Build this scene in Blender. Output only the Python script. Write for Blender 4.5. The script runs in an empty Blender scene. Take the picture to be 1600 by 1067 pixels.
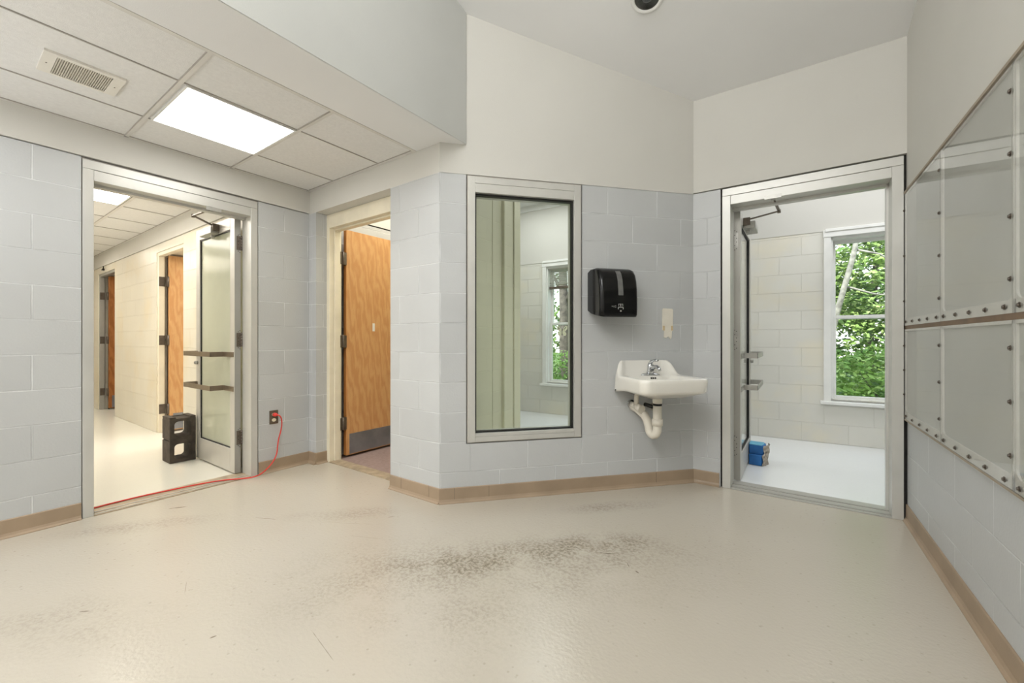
import bpy, bmesh, math, random
from mathutils import Vector, Matrix
random.seed(7)
SC = bpy.context.scene
COL = SC.collection
def srgb(r, g, b):
    f = lambda v: (v/255/12.92) if v/255 <= 0.04045 else ((v/255+0.055)/1.055)**2.4
    return (f(r), f(g), f(b), 1)

# ------------------------------------------------------------------ materials
def nt(name):
    m = bpy.data.materials.new(name); m.use_nodes = True
    t = m.node_tree; b = t.nodes['Principled BSDF']
    return m, t, b
def N(t, kind, **kw):
    n = t.nodes.new(kind)
    for k, v in kw.items(): setattr(n, k, v)
    return n
def setin(n, **kw):
    for k, v in kw.items(): n.inputs[k.replace('_', ' ')].default_value = v
def mathn(t, op, a, b=None, clamp=False):
    n = N(t, 'ShaderNodeMath', operation=op, use_clamp=clamp)
    for i, v in enumerate((a, b)):
        if v is None: continue
        if isinstance(v, (int, float)): n.inputs[i].default_value = v
        else: t.links.new(v, n.inputs[i])
    return n.outputs[0]
def mixc(t, fac, a, b, mode='MIX'):
    n = N(t, 'ShaderNodeMix', data_type='RGBA', blend_type=mode)
    for sock, v in ((n.inputs[0], fac), (n.inputs[6], a), (n.inputs[7], b)):
        if isinstance(v, (int, float)): sock.default_value = v
        elif isinstance(v, tuple): sock.default_value = v
        else: t.links.new(v, sock)
    return n.outputs[2]
def ramp(t, fac, p0, p1, c0=(0,0,0,1), c1=(1,1,1,1)):
    n = N(t, 'ShaderNodeValToRGB'); t.links.new(fac, n.inputs[0])
    e = n.color_ramp.elements; e[0].position = p0; e[1].position = p1; e[0].color = c0; e[1].color = c1
    return n.outputs[0]
def noise(t, vec, scale, detail=3, rough=0.5):
    n = N(t, 'ShaderNodeTexNoise'); setin(n, Scale=scale, Detail=detail, Roughness=rough)
    t.links.new(vec, n.inputs['Vector']); return n.outputs['Fac']
def bump(t, b, h, strength, dist=0.01, prev=None):
    n = N(t, 'ShaderNodeBump'); setin(n, Strength=strength, Distance=dist)
    t.links.new(h, n.inputs['Height'])
    if prev is not None: t.links.new(prev, n.inputs['Normal'])
    t.links.new(n.outputs[0], b.inputs['Normal']); return n.outputs[0]

def simple(name, col, rough=0.5, metal=0.0, var=0.06, nscale=9, bmp=0.0, bscale=200, spec=0.5, coat=0):
    m, t, b = nt(name)
    tc = N(t, 'ShaderNodeTexCoord')
    f = noise(t, tc.outputs['Object'], nscale, 4)
    k = 1-var*2.2
    dark = (col[0]*k, col[1]*k, col[2]*k, 1)
    c = mixc(t, ramp(t, f, 0.3, 0.7), dark, col)
    t.links.new(c, b.inputs['Base Color'])
    b.inputs['Roughness'].default_value = rough; b.inputs['Metallic'].default_value = metal
    b.inputs['Specular IOR Level'].default_value = spec
    if coat: b.inputs['Coat Weight'].default_value = coat
    if bmp:
        bump(t, b, noise(t, tc.outputs['Object'], bscale, 2), bmp, 0.002)
    return m

def block(name, col, mortar, rough=0.45, stain=None, mort_fac=0.5, bmpd=0.006):
    """painted concrete block in running bond; UVs are metres along the wall and up"""
    m, t, b = nt(name)
    uv = N(t, 'ShaderNodeUVMap'); uv.uv_map = 'UVMap'
    tc = N(t, 'ShaderNodeTexCoord')
    # slight wobble of the joints
    nz = N(t, 'ShaderNodeTexNoise'); setin(nz, Scale=6.0, Detail=3.0)
    t.links.new(tc.outputs['Object'], nz.inputs['Vector'])
    sub = N(t, 'ShaderNodeVectorMath', operation='SUBTRACT'); t.links.new(nz.outputs['Color'], sub.inputs[0]); sub.inputs[1].default_value = (.5,.5,.5)
    sc = N(t, 'ShaderNodeVectorMath', operation='SCALE'); t.links.new(sub.outputs[0], sc.inputs[0]); sc.inputs['Scale'].default_value = 0.006
    ad = N(t, 'ShaderNodeVectorMath', operation='ADD'); t.links.new(uv.outputs[0], ad.inputs[0]); t.links.new(sc.outputs[0], ad.inputs[1])
    br = N(t, 'ShaderNodeTexBrick'); br.offset = 0.5; br.offset_frequency = 2
    setin(br, Scale=1.0); br.inputs['Mortar Size'].default_value = 0.0042; br.inputs['Mortar Smooth'].default_value = 0.35
    br.inputs['Bias'].default_value = 0; br.inputs['Brick Width'].default_value = 0.4064; br.inputs['Row Height'].default_value = 0.2032
    br.inputs['Color1'].default_value = (1,1,1,1); br.inputs['Color2'].default_value = (.955,.955,.955,1); br.inputs['Mortar'].default_value = (1,1,1,1)
    t.links.new(ad.outputs[0], br.inputs['Vector'])
    big = noise(t, tc.outputs['Object'], 1.3, 4)
    k = 0.9
    c = mixc(t, ramp(t, big, 0.3, 0.7), (col[0]*k, col[1]*k, col[2]*k, 1), col)
    c = mixc(t, 1.0, c, br.outputs['Color'], 'MULTIPLY')
    if stain:
        f2 = ramp(t, noise(t, tc.outputs['Object'], 2.3, 5), 0.5, 0.72)
        c = mixc(t, f2, c, stain)
    # the joint line breaks up where paint has filled it
    brk = ramp(t, noise(t, tc.outputs['Object'], 4, 3), 0.35, 0.6)
    mf = mathn(t, 'MULTIPLY', br.outputs['Fac'], mort_fac)
    mf = mathn(t, 'MULTIPLY', mf, brk)
    c = mixc(t, mf, c, mortar)
    t.links.new(c, b.inputs['Base Color'])
    b.inputs['Roughness'].default_value = rough
    fine = mathn(t, 'MULTIPLY', noise(t, tc.outputs['Object'], 90, 3), 0.22)
    h = mathn(t, 'SUBTRACT', fine, br.outputs['Fac'])
    bump(t, b, h, 0.75, bmpd)
    return m

def glass(name, tint=(1,1,1,1), refl=1.0, rough=0.0, base=0.0, basecol=(1,1,1,1)):
    m = bpy.data.materials.new(name); m.use_nodes = True; t = m.node_tree
    for n in list(t.nodes): t.nodes.remove(n)
    out = N(t, 'ShaderNodeOutputMaterial')
    tr = N(t, 'ShaderNodeBsdfTransparent'); tr.inputs[0].default_value = tint
    gl = N(t, 'ShaderNodeBsdfGlossy'); gl.inputs['Roughness'].default_value = rough
    fr = N(t, 'ShaderNodeFresnel'); fr.inputs['IOR'].default_value = 1.5
    last = tr.outputs[0]
    if base > 0:
        d = N(t, 'ShaderNodeBsdfDiffuse'); d.inputs[0].default_value = basecol
        tl = N(t, 'ShaderNodeBsdfTranslucent'); tl.inputs[0].default_value = basecol
        m1 = N(t, 'ShaderNodeMixShader'); m1.inputs[0].default_value = 0.5
        t.links.new(d.outputs[0], m1.inputs[1]); t.links.new(tl.outputs[0], m1.inputs[2])
        m2 = N(t, 'ShaderNodeMixShader')
        tc = N(t, 'ShaderNodeTexCoord')
        fac = mathn(t, 'MULTIPLY_ADD', noise(t, tc.outputs['Object'], 3, 3), 0.25)
        t.nodes[-1].inputs[2].default_value = base-0.12
        t.links.new(fac, m2.inputs[0])
        t.links.new(last, m2.inputs[1]); t.links.new(m1.outputs[0], m2.inputs[2]); last = m2.outputs[0]
    f = mathn(t, 'MULTIPLY', fr.outputs[0], refl, True)
    geo = N(t, 'ShaderNodeNewGeometry')          # only the outer face of the pane mirrors
    f = mathn(t, 'MULTIPLY', f, mathn(t, 'SUBTRACT', 1.0, geo.outputs['Backfacing']))
    mx = N(t, 'ShaderNodeMixShader')
    t.links.new(f, mx.inputs[0]); t.links.new(last, mx.inputs[1]); t.links.new(gl.outputs[0], mx.inputs[2])
    t.links.new(mx.outputs[0], out.inputs[0])
    return m
def emit(name, col, s):
    m, t, b = nt(name)
    b.inputs['Base Color'].default_value = (.8,.8,.8,1)
    b.inputs['Emission Color'].default_value = col; b.inputs['Emission Strength'].default_value = s
    return m

def floor_mat(name, col, col2, rough, dirt, marks=None, smudge=None, bmp=0.25, bs=70):
    m, t, b = nt(name)
    tc = N(t, 'ShaderNodeTexCoord'); P = tc.outputs['Object']
    c = mixc(t, noise(t, P, 0.7, 2), col, col2)
    # scattered pin-head flecks of dirt, denser where the traffic was
    gate = ramp(t, noise(t, P, 0.8, 1), 0.1, 1.0)
    for (scl, r0, amt) in ((34, .16, .55), (17, .085, .6), (5.5, .022, .8)):
        dots = N(t, 'ShaderNodeTexVoronoi', feature='F1'); setin(dots, Scale=scl); t.links.new(P, dots.inputs['Vector'])
        hs_ = N(t, 'ShaderNodeSeparateColor'); t.links.new(dots.outputs['Color'], hs_.inputs[0])
        keep = ramp(t, hs_.outputs[0], .70, .78)
        d_ = ramp(t, dots.outputs['Distance'], r0*.6, r0*1.3, (1,1,1,1), (0,0,0,1))
        f_ = mathn(t, 'MULTIPLY', mathn(t, 'MULTIPLY', d_, keep), mathn(t, 'MULTIPLY', gate, amt*dirt))
        c = mixc(t, f_, c, srgb(104,90,72))
    def elong(px, py, ang, a, bb):
        sub = N(t, 'ShaderNodeVectorMath', operation='SUBTRACT'); t.links.new(P, sub.inputs[0]); sub.inputs[1].default_value = (px, py, 0)
        rt = N(t, 'ShaderNodeVectorRotate', rotation_type='Z_AXIS'); t.links.new(sub.outputs[0], rt.inputs['Vector']); rt.inputs['Angle'].default_value = -ang
        ml = N(t, 'ShaderNodeVectorMath', operation='MULTIPLY'); t.links.new(rt.outputs[0], ml.inputs[0]); ml.inputs[1].default_value = (1/a, 1/bb, 0)
        ln = N(t, 'ShaderNodeVectorMath', operation='LENGTH'); t.links.new(ml.outputs[0], ln.inputs[0]); return ln.outputs['Value']
    for (px, py, ang, a, bb, s) in (smudge or []):
        e = elong(px, py, ang, a, bb)
        f = ramp(t, e, 0.1, 1.0, (1,1,1,1), (0,0,0,1))
        nn = ramp(t, noise(t, P, 55, 3, 0.7), 0.44, 0.60)
        n2 = ramp(t, noise(t, P, 5, 4, 0.6), 0.3, 0.65)
        f1 = mathn(t, 'MULTIPLY', mathn(t, 'MULTIPLY', f, nn), mathn(t, 'MULTIPLY', n2, s))
        c = mixc(t, f1, c, srgb(100,88,72))
        c = mixc(t, mathn(t, 'MULTIPLY', mathn(t, 'MULTIPLY', f, n2), s*0.35), c, srgb(150,138,118))
    for (x0, y0, x1, y1, w, s) in (marks or []):
        L = math.hypot(x1-x0, y1-y0)
        wob = N(t, 'ShaderNodeTexNoise'); setin(wob, Scale=7.0); t.links.new(P, wob.inputs['Vector'])
        e = elong((x0+x1)/2, (y0+y1)/2, math.atan2(y1-y0, x1-x0), L/2, w)
        e = mathn(t, 'ADD', e, mathn(t, 'MULTIPLY', noise(t, P, 25, 3), 0.9))
        c = mixc(t, ramp(t, e, 0.7, 1.3, (s,s,s,1), (0,0,0,1)), c, srgb(98,84,68))
    t.links.new(c, b.inputs['Base Color'])
    b.inputs['Roughness'].default_value = rough
    b.inputs['Specular IOR Level'].default_value = 0.5
    h = mathn(t, 'ADD', noise(t, P, bs, 2), mathn(t, 'MULTIPLY', noise(t, P, 5, 1), 0.8))
    bump(t, b, h, bmp, 0.004)
    return m

def wood(name, c1, c2):
    m, t, b = nt(name)
    tc = N(t, 'ShaderNodeTexCoord')
    mp = N(t, 'ShaderNodeMapping'); mp.inputs['Scale'].default_value = (5, 5, 1.1); t.links.new(tc.outputs['Object'], mp.inputs['Vector'])
    w = N(t, 'ShaderNodeTexWave', wave_type='BANDS', bands_direction='DIAGONAL'); setin(w, Scale=1.6, Distortion=9.0, Detail=5.0, Detail_Scale=2.2)
    t.links.new(mp.outputs[0], w.inputs['Vector'])
    f = mathn(t, 'ADD', mathn(t, 'MULTIPLY', w.outputs['Fac'], 0.55), mathn(t, 'MULTIPLY', noise(t, mp.outputs[0], 14, 5, 0.7), 0.45))
    c = mixc(t, ramp(t, f, 0.25, 0.8), c1, c2)
    t.links.new(c, b.inputs['Base Color']); b.inputs['Roughness'].default_value = 0.38
    return m

M = {}
GREYC = srgb(198,200,200)
M['block'] = block('painted_grey_block', GREYC, srgb(238,240,240))  # pale mortar colour paints white highlights into the joints
M['block_cream'] = block('painted_cream_block', srgb(230,224,208), srgb(206,198,178), 0.3, srgb(222,211,186), 0.35)
M['block_white'] = block('painted_white_block', srgb(226,224,215), srgb(202,199,188), 0.45, srgb(224,218,200), 0.3)
M['block_olive'] = block('painted_olive_block', srgb(238,234,206), srgb(228,224,196), 0.5, None, 0.15, 0.0012)
M['plaster'] = simple('cream_plaster', srgb(210,208,201), 0.8, 0, 0.02, 1.5, 0.25, 260)
M['plaster_grey'] = simple('grey_plaster', srgb(205,206,202), 0.8, 0, 0.03, 1.5, 0.2, 240)
M['ceil'] = simple('ceiling_paint', srgb(236,236,235), 0.85, 0, 0.02, 1.2, 0.3, 240)
M['tile'] = simple('acoustic_tile', srgb(232,231,228), 0.9, 0, 0.03, 60, 0.5, 300)
M['tbar'] = simple('ceiling_tee_metal', srgb(222,219,213), 0.5, 0, 0.04)
M['gap_shade'] = simple('painted_shadow_gap', srgb(176,171,163), 0.9, 0, 0.05)  # grey-brown that paints the shade in joints and beside the tees
M['frame'] = simple('frame_aluminium', srgb(205,204,198), 0.36, 0.25, 0.04, 5, 0.05)
M['frame_beige'] = simple('frame_beige_paint', srgb(240,231,208), 0.45, 0, 0.06, 6)
M['frame_tan'] = simple('frame_tan_paint', srgb(212,190,150), 0.5, 0, 0.06, 6)
M['leafmetal'] = simple('door_aluminium', srgb(205,202,195), 0.38, 0.3, 0.04, 5)
M['leafedge'] = simple('door_edge_metal', srgb(172,170,163), 0.45, 0.4, 0.04, 5)
M['dark'] = simple('dark_gap', srgb(48,44,40), 0.9, 0, 0.2, 20)
M['black'] = simple('black_gasket', srgb(14,14,14), 0.5, 0, 0.05)
M['hinge'] = simple('bronze_hinge', srgb(118,108,98), 0.4, 0.7, 0.12, 30)
M['steel'] = simple('brushed_steel', srgb(178,176,170), 0.38, 0.6, 0.08, 20)
M['chrome'] = simple('chrome', srgb(200,202,204), 0.12, 1.0, 0.03, 20)
M['bronze'] = simple('push_bar_bronze', srgb(150,136,118), 0.35, 0.75, 0.08, 12)
M['wood'] = wood('maple_veneer', srgb(202,148,94), srgb(214,166,112))
M['wood_edge'] = wood('maple_edge', srgb(216,146,80), srgb(222,156,90))
M['wood_shaded'] = wood('shaded_veneer', srgb(150,92,44), srgb(176,114,62))  # maple veneer copy with its shade painted in as darker brown
M['kick'] = simple('kick_plate_steel', srgb(150,152,158), 0.4, 0.6, 0.15, 6)
M['base'] = simple('tan_vinyl_cove', srgb(168,147,123), 0.45, 0, 0.10, 4, 0.1)
M['frost'] = glass('frosted_door_glass', (0.9,0.93,0.86,1), 0.8, 0.12, 0.97, srgb(236,238,222))
M['clear'] = glass('clear_glass', (0.97,0.99,0.97,1), 1.0)
M['acryl'] = glass('clear_plastic_sheet', (0.93,0.93,0.92,1), 1.0, 0.03)
M['white'] = simple('white_paint', srgb(236,236,232), 0.4, 0, 0.03)
M['whitestrip'] = simple('white_sealant', srgb(236,235,230), 0.5, 0, 0.06, 12)
M['backing'] = simple('grey_backing_paint', srgb(214,215,211), 0.6, 0, 0.05, 2)
M['porcelain'] = simple('white_porcelain', srgb(238,235,226), 0.12, 0, 0.02, 3, coat=0.5)
M['pvc'] = simple('white_pipe_cover', srgb(232,226,212), 0.4, 0, 0.05, 14)
M['dispblack'] = simple('glossy_black_plastic', srgb(7,7,8), 0.16, 0, 0.05, spec=0.35)
M['dispgrey'] = simple('grey_translucent_plastic', srgb(110,110,108), 0.25, 0, 0.1, 30)
M['icon'] = simple('pale_print', srgb(205,205,200), 0.5)
M['outlet'] = simple('bronze_outlet_plate', srgb(120,110,96), 0.35, 0.6, 0.1)
M['socket'] = simple('ivory_socket', srgb(235,225,200), 0.4)
M['red'] = simple('red_cord_rubber', srgb(226,62,52), 0.4, 0, 0.06)
M['conc'] = simple('dark_stained_concrete', srgb(84,74,64), 0.75, 0, 0.28, 14, 0.8, 120)
M['blue'] = simple('blue_painted_concrete', srgb(36,110,182), 0.6, 0, 0.14, 12, 0.6, 150)
M['bluetop'] = simple('light_blue_concrete', srgb(104,176,208), 0.6, 0, 0.1, 12, 0.5, 150)
M['rubble'] = simple('broken_concrete', srgb(196,186,172), 0.9, 0, 0.3, 40, 1.0, 90)
M['troffer'] = emit('fluorescent_diffuser', (1,0.985,0.95,1), 9)
M['troffer_hall'] = emit('hall_fluorescent_diffuser', (1,0.93,0.82,1), 8)
M['ventframe'] = simple('vent_frame_paint', srgb(232,228,218), 0.6, 0, 0.02)
M['grille'] = simple('vent_grille', srgb(214,208,194), 0.6, 0, 0.08, 40)
M['reflector'] = simple('downlight_reflector', srgb(120,120,116), 0.2, 0.9, 0.25, 10)
M['bulb'] = simple('dark_bulb_glass', srgb(100,102,102), 0.1, 0.5, 0.3, 20)
M['carpet'] = simple('mauve_carpet', srgb(164,142,136), 0.95, 0, 0.1, 30, 0.6, 300)
M['thresh'] = simple('threshold_metal', srgb(184,182,175), 0.45, 0.3, 0.05, 10)
M['threshdirt'] = simple('worn_threshold', srgb(190,172,146), 0.6, 0.1, 0.18, 14)
M['trimtan'] = simple('tan_wood_trim', srgb(170,156,136), 0.6, 0, 0.1, 15)
M['trimbrown'] = simple('brown_wood_strip', srgb(128,106,84), 0.6, 0, 0.12, 15)
M['bark'] = simple('grey_bark', srgb(128,118,110), 0.9, 0, 0.3, 12, 1.0, 40)
M['barkpale'] = simple('pale_bark', srgb(205,200,190), 0.8, 0, 0.3, 12, 1.0, 40)
M['slat'] = simple('blind_slat', srgb(214,212,204), 0.5)
M['butter'] = simple('cream_window_cling', srgb(236,234,204), 0.6)
M['grass'] = simple('lawn', srgb(106,132,62), 0.95, 0, 0.25, 3, 0.8, 60)
def leafm(name, a, bcol, cc):
    m, t, b = nt(name)
    tc = N(t, 'ShaderNodeTexCoord')
    c = mixc(t, ramp(t, noise(t, tc.outputs['Object'], 2.2, 4), 0.35, 0.65), a, bcol)
    c = mixc(t, ramp(t, noise(t, tc.outputs['Object'], 11, 3), 0.5, 0.68), c, cc)
    t.links.new(c, b.inputs['Base Color']); b.inputs['Roughness'].default_value = 0.55
    b.inputs['Transmission Weight'].default_value = 0.0
    return m
M['leaf'] = leafm('tree_leaves', srgb(104,136,68), srgb(150,180,98), srgb(208,224,150))
M['leafdark'] = leafm('tree_leaves_dark', srgb(74,112,54), srgb(116,156,80), srgb(176,206,120))
M['leafbright'] = leafm('shrub_leaves', srgb(112,156,66), srgb(162,200,96), srgb(204,226,140))

# ------------------------------------------------------------------ geometry
class F:
    """a local frame: s along a wall, n out of it, z up"""
    def __init__(self, P=(0,0), Q=(1,0), n=None):
        self.P = Vector((P[0], P[1], 0)); u = Vector((Q[0]-P[0], Q[1]-P[1], 0)); self.L = u.length; self.u = u.normalized()
        self.n = Vector((n[0], n[1], 0)).normalized() if n else Vector((-self.u.y, self.u.x, 0))
    def __call__(self, s, n, z): return self.P + self.u*s + self.n*n + Vector((0,0,z))
W0 = F((0,0),(1,0),(0,1))   # plain world axes: s=x, n=y
class MB:
    def __init__(self, f=W0): self.bm = bmesh.new(); self.f = f; self.uvl = self.bm.loops.layers.uv.new('UVMap'); self.mi = 0
    def box(self, s0, s1, n0, n1, z0, z1, f=None, u0=0.0):
        f = f or self.f
        v = [self.bm.verts.new(f(s, n, z)) for s in (s0, s1) for n in (n0, n1) for z in (z0, z1)]
        cs = [(s, n, z) for s in (s0, s1) for n in (n0, n1) for z in (z0, z1)]
        for q in ((0,1,3,2),(4,6,7,5),(0,4,5,1),(2,3,7,6),(0,2,6,4),(1,5,7,3)):
            fc = self.bm.faces.new([v[i] for i in q]); fc.material_index = self.mi
            for lp, i in zip(fc.loops, q):
                s, n, z = cs[i]; lp[self.uvl].uv = (s + n - u0, z)
        return self
    def prism(self, pts, a, b, f=None, axis='s'):
        """closed profile extruded; axis 's': pts are (n,z); 'n': pts are (s,z); 'z': pts are (s,n)"""
        f = f or self.f
        def mk(p, w):
            if axis == 's': return f(w, p[0], p[1])
            if axis == 'n': return f(p[0], w, p[1])
            return f(p[0], p[1], w)
        A = [self.bm.verts.new(mk(p, a)) for p in pts]; B = [self.bm.verts.new(mk(p, b)) for p in pts]
        k = len(pts)
        fs = [self.bm.faces.new(A), self.bm.faces.new(B[::-1])]
        for i in range(k): fs.append(self.bm.faces.new((A[i], B[i], B[(i+1)%k], A[(i+1)%k])))
        for q in fs:
            q.material_index = self.mi
            for lp in q.loops:
                c = lp.vert.co; lp[self.uvl].uv = (c.x + c.y, c.z)
        return self
    def tube(self, pts, r, seg=12, cap=True):
        pts = [Vector(p) for p in pts]; rings = []
        rs = r if isinstance(r, (list, tuple)) else [r]*len(pts)
        prev = None
        for i, p in enumerate(pts):
            d = (pts[min(i+1, len(pts)-1)] - pts[max(i-1, 0)]).normalized()
            if prev is None:
                a = d.orthogonal().normalized()
            else:
                a = (prev - d*prev.dot(d)).normalized()
            prev = a; b = d.cross(a)
            rings.append([self.bm.verts.new(p + (a*math.cos(2*math.pi*j/seg) + b*math.sin(2*math.pi*j/seg))*rs[i]) for j in range(seg)])
        for A, B in zip(rings, rings[1:]):
            for j in range(seg):
                q = self.bm.faces.new((A[j], A[(j+1)%seg], B[(j+1)%seg], B[j])); q.smooth = True; q.material_index = self.mi
        if cap:
            for q in (self.bm.faces.new(rings[0][::-1]), self.bm.faces.new(rings[-1])): q.material_index = self.mi
        return self
    def loft(self, loops, cap0=True, cap1=True, smooth=True, closed=True):
        R = [[self.bm.verts.new(p) for p in L] for L in loops]; k = len(R[0])
        for A, B in zip(R, R[1:]):
            for j in range(k if closed else k-1):
                q = self.bm.faces.new((A[j], A[(j+1)%k], B[(j+1)%k], B[j])); q.smooth = smooth; q.material_index = self.mi
        if cap0: self.bm.faces.new(R[0][::-1]).material_index = self.mi
        if cap1: self.bm.faces.new(R[-1]).material_index = self.mi
        return self
    def build(self, name, mats, parent=None, bevel=0, seg=2, merge=0, **props):
        bm = self.bm
        if merge: bmesh.ops.remove_doubles(bm, verts=bm.verts, dist=merge)
        bmesh.ops.recalc_face_normals(bm, faces=bm.faces)
        root = parent; off = Vector((0,0,0))
        while root is not None: off = off + root.location; root = root.parent
        if parent is None and props.get('origin') is not None: off = Vector(props['origin'])
        if off.length: bmesh.ops.translate(bm, verts=bm.verts, vec=-off)
        me = bpy.data.meshes.new(name); bm.to_mesh(me); bm.free()
        for mm in (mats if isinstance(mats, (list, tuple)) else [mats]): me.materials.append(mm)
        o = bpy.data.objects.new(name, me); COL.objects.link(o)
        if parent is not None: o.parent = parent
        elif props.get('origin') is not None: o.location = props['origin']
        if bevel:
            b = o.modifiers.new('bevel', 'BEVEL'); b.width = bevel; b.segments = seg; b.limit_method = 'ANGLE'; b.angle_limit = math.radians(40)
        for k in ('label', 'category', 'group', 'kind'):
            if props.get(k): o[k] = props[k]
        return o
def thing(name, loc, label, cat, group=None, kind=None):
    o = bpy.data.objects.new(name, None); COL.objects.link(o); o.location = loc; o.empty_display_size = 0.1
    o['label'] = label; o['category'] = cat
    if group: o['group'] = group
    if kind: o['kind'] = kind
    return o
def S(name, mb, mats, label, cat, **k): return mb.build(name, mats, None, label=label, category=cat, kind='structure', **k)

# ------------------------------------------------------------------ the room, in metres (camera stands above the origin)
H = 2.235            # top of the block work
CZ = 2.437           # suspended ceiling
XL, YP = -3.635, 2.0
MWa, MWb = (-1.997, 1.998), (-0.689, 3.437)
XR = 0.535
YB = -2.6            # wall behind the camera
LW = F((XL, 0), (XL, 1), (1, 0))
PW = F((-4, YP), (-3, YP), (0, -1))
MW = F(MWa, MWb, (0.74, -0.673)); MW.n = Vector((MW.u.y, -MW.u.x, 0))
DW = F((-0.689, 3.44), (0.53, 3.445), (0, -1))
RW = F((0.53, 3.445), (0.565, 2.0), (-1, -0.024)); RW.n = Vector((RW.u.y, -RW.u.x, 0)); RW.n = RW.n if RW.n.x < 0 else -RW.n
SL = lambda y: 2.955 + 0.285*(3.44 - y)      # sloped ceiling
BWf = F((-3.6, 5.35), (0.741, 5.575)); BWf.n = Vector((BWf.u.y, -BWf.u.x, 0))
HW = F((-10.5, 1.6), (-9.5, 1.6), (0, -1))   # hall north wall, s = x+10.5

# floors
main_floor = floor_mat('cream_epoxy_floor', srgb(180,172,157), srgb(197,190,177), 0.22, 0.75,
    marks=[(-3.41,.89,-3.31,1.04,.014,.9),(-2.84,1.16,-2.57,1.28,.005,.8),(-2.57,1.28,-1.90,1.66,.003,.35),(-2.26,1.31,-1.72,1.54,.003,.35),(-2.12,1.64,-2.07,1.71,.007,.8),
           (-1.17,1.98,-1.01,2.02,.005,.8),(-1.03,2.01,-.89,1.97,.004,.8),(-.91,1.99,-.74,2.07,.006,.9),(-.72,2.02,-.67,1.95,.004,.9),(-.66,1.96,-.62,1.94,.006,.9),
           (-1.65,.87,-1.20,.79,.003,.45),(-1.795,.60,-1.785,.64,.008,.8),(-1.96,.95,-1.92,1.01,.003,.5),(-2.16,.64,-2.35,.71,.003,.4),(-2.42,.35,-2.36,.40,.008,.6)],
    smudge=[(-1.10,1.80,.70,.80,.20,.9),(-.92,2.08,.80,.42,.14,.8),(-1.46,1.45,.80,.34,.15,.85),(-1.1,1.7,.7,1.3,.5,.35),(-.88,2.12,.9,.30,.10,.6),(-1.02,2.62,.8,.45,.10,.55),(-2.35,.32,.6,.5,.22,.3),(-1.6,1.2,.7,1.0,.5,.15),(-1.0,1.2,.6,.5,.3,.15),(-2.35,1.55,.75,.45,.12,.4),(-3.2,.75,.9,.5,.12,.4)])
hall_floor = floor_mat('white_epoxy_hall_floor', srgb(226,223,210), srgb(232,230,219), 0.22, 0.35, bmp=0.1)
back_floor = floor_mat('white_epoxy_back_floor', srgb(226,228,228), srgb(232,234,234), 0.22, 0.25, bmp=0.12)
b = MB(); b.prism([(XL-.02,YB),(0.75,YB),(0.56,2.0),(0.53,3.445),(0.53,3.47),(-0.689,3.47),(-2.0,2.0),(-2.4,2.1),(-3.55,2.1),(XL-.02,2.0)], -0.1, 0.0, axis='z')
S('floor', b, main_floor, 'worn cream epoxy floor of the main room with dark scuffs', 'floor')
b = MB(); b.box(-10.6, XL-.02, -0.7, 2.0, -0.1, -0.001)
b.box(-7.0, -4.6, 2.0, 4.2, -0.1, -0.001)
S('floor', b, hall_floor, 'pale glossy epoxy floor of the hallway past the left doorway', 'floor')
b = MB(); b.prism([(-2.4,2.3),(-1.9,2.1),(-0.7,3.47),(3.2,3.47),(3.2,6.3),(-4.8,6.3),(-4.8,3.5),(-2.4,3.5)], -0.1, -0.001, axis='z')
S('floor', b, back_floor, 'bright white floor of the back room past the right doorway', 'floor')
b = MB(); b.box(-3.64, -2.4, 2.1, 3.5, -0.1, 0.0)
S('floor', b, M['carpet'], 'mauve carpet of the room behind the wooden door', 'floor')

# left wall
G = 0.4064/2
b = MB(LW)
OF = 0.012
b.box(YB, .560, -.16, 0, 0, H, u0=.361-G); b.box(1.573, 2.0, -.16, 0, 0, H, u0=1.782-G)
b.mi = 1; b.box(YB, 2.0, -.16, 0.0, H+.006, 3.0)
b.mi = 1; b.box(YB, 2.0-.0, 0.0, OF, H+.006, CZ+.02)
b.mi = 2; b.box(.553, 1.578, -.1, -.02, H-.02, H+.007)  # dark backing strip paints the shade above the door frame
S('wall_left', b, [M['block'], M['plaster'], M['dark']], 'grey painted block wall on the left with a white band above', 'wall')
# back wall of the low bay: return, pillar and header
b = MB(PW)
b.box(.0, .477, -.12, 0, 0, H, u0=-.2)                 # small return left of the wooden door
b.box(1.492, 2.003, -.10, 0, 0, H, u0=2.0-.4064-G)      # pillar
b.mi = 1; b.box(.37, 2.003, -.12, 0, H, SL(2.0))
S('wall_back', b, [M['block'], M['plaster']], 'grey block pillar and return with white header around the wooden door', 'wall')
# angled wall with the tall window
b = MB(MW); T = -.14
u0 = .413-G
b.box(0, .18, T, 0, 0, H, u0=u0); b.box(1.025, MW.L, T, 0, 0, H, u0=u0); b.box(.18, 1.025, T, 0, 0, .392, u0=u0)
b.mi = 1; b.box(0, MW.L, T, 0.004, H, 3.4)
S('wall_angled', b, [M['block'], M['plaster']], 'angled grey block wall carrying the tall window and the sink', 'wall')
# right doorway wall
b = MB(DW)
b.box(0, .192, -.18, 0, 0, H, u0=.1); b.box(1.222, 3.9, -.18, -.02, 0, H, u0=.1)
b.mi = 1; b.box(0, 3.9, -.18, 0.004, H+.008, 3.45)
b.mi = 2; b.box(.185, 1.222, -.12, -.03, H-.01, H+.009); b.box(.183, .2, -.12, -.02, 0, H); b.box(1.206, 1.224, -.12, -.02, 0, H)  # dark backing strips paint the shade in the frame gaps
S('wall_far', b, [M['block'], M['plaster'], M['dark']], 'wall around the right doorway, grey block below cream plaster', 'wall')
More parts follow.
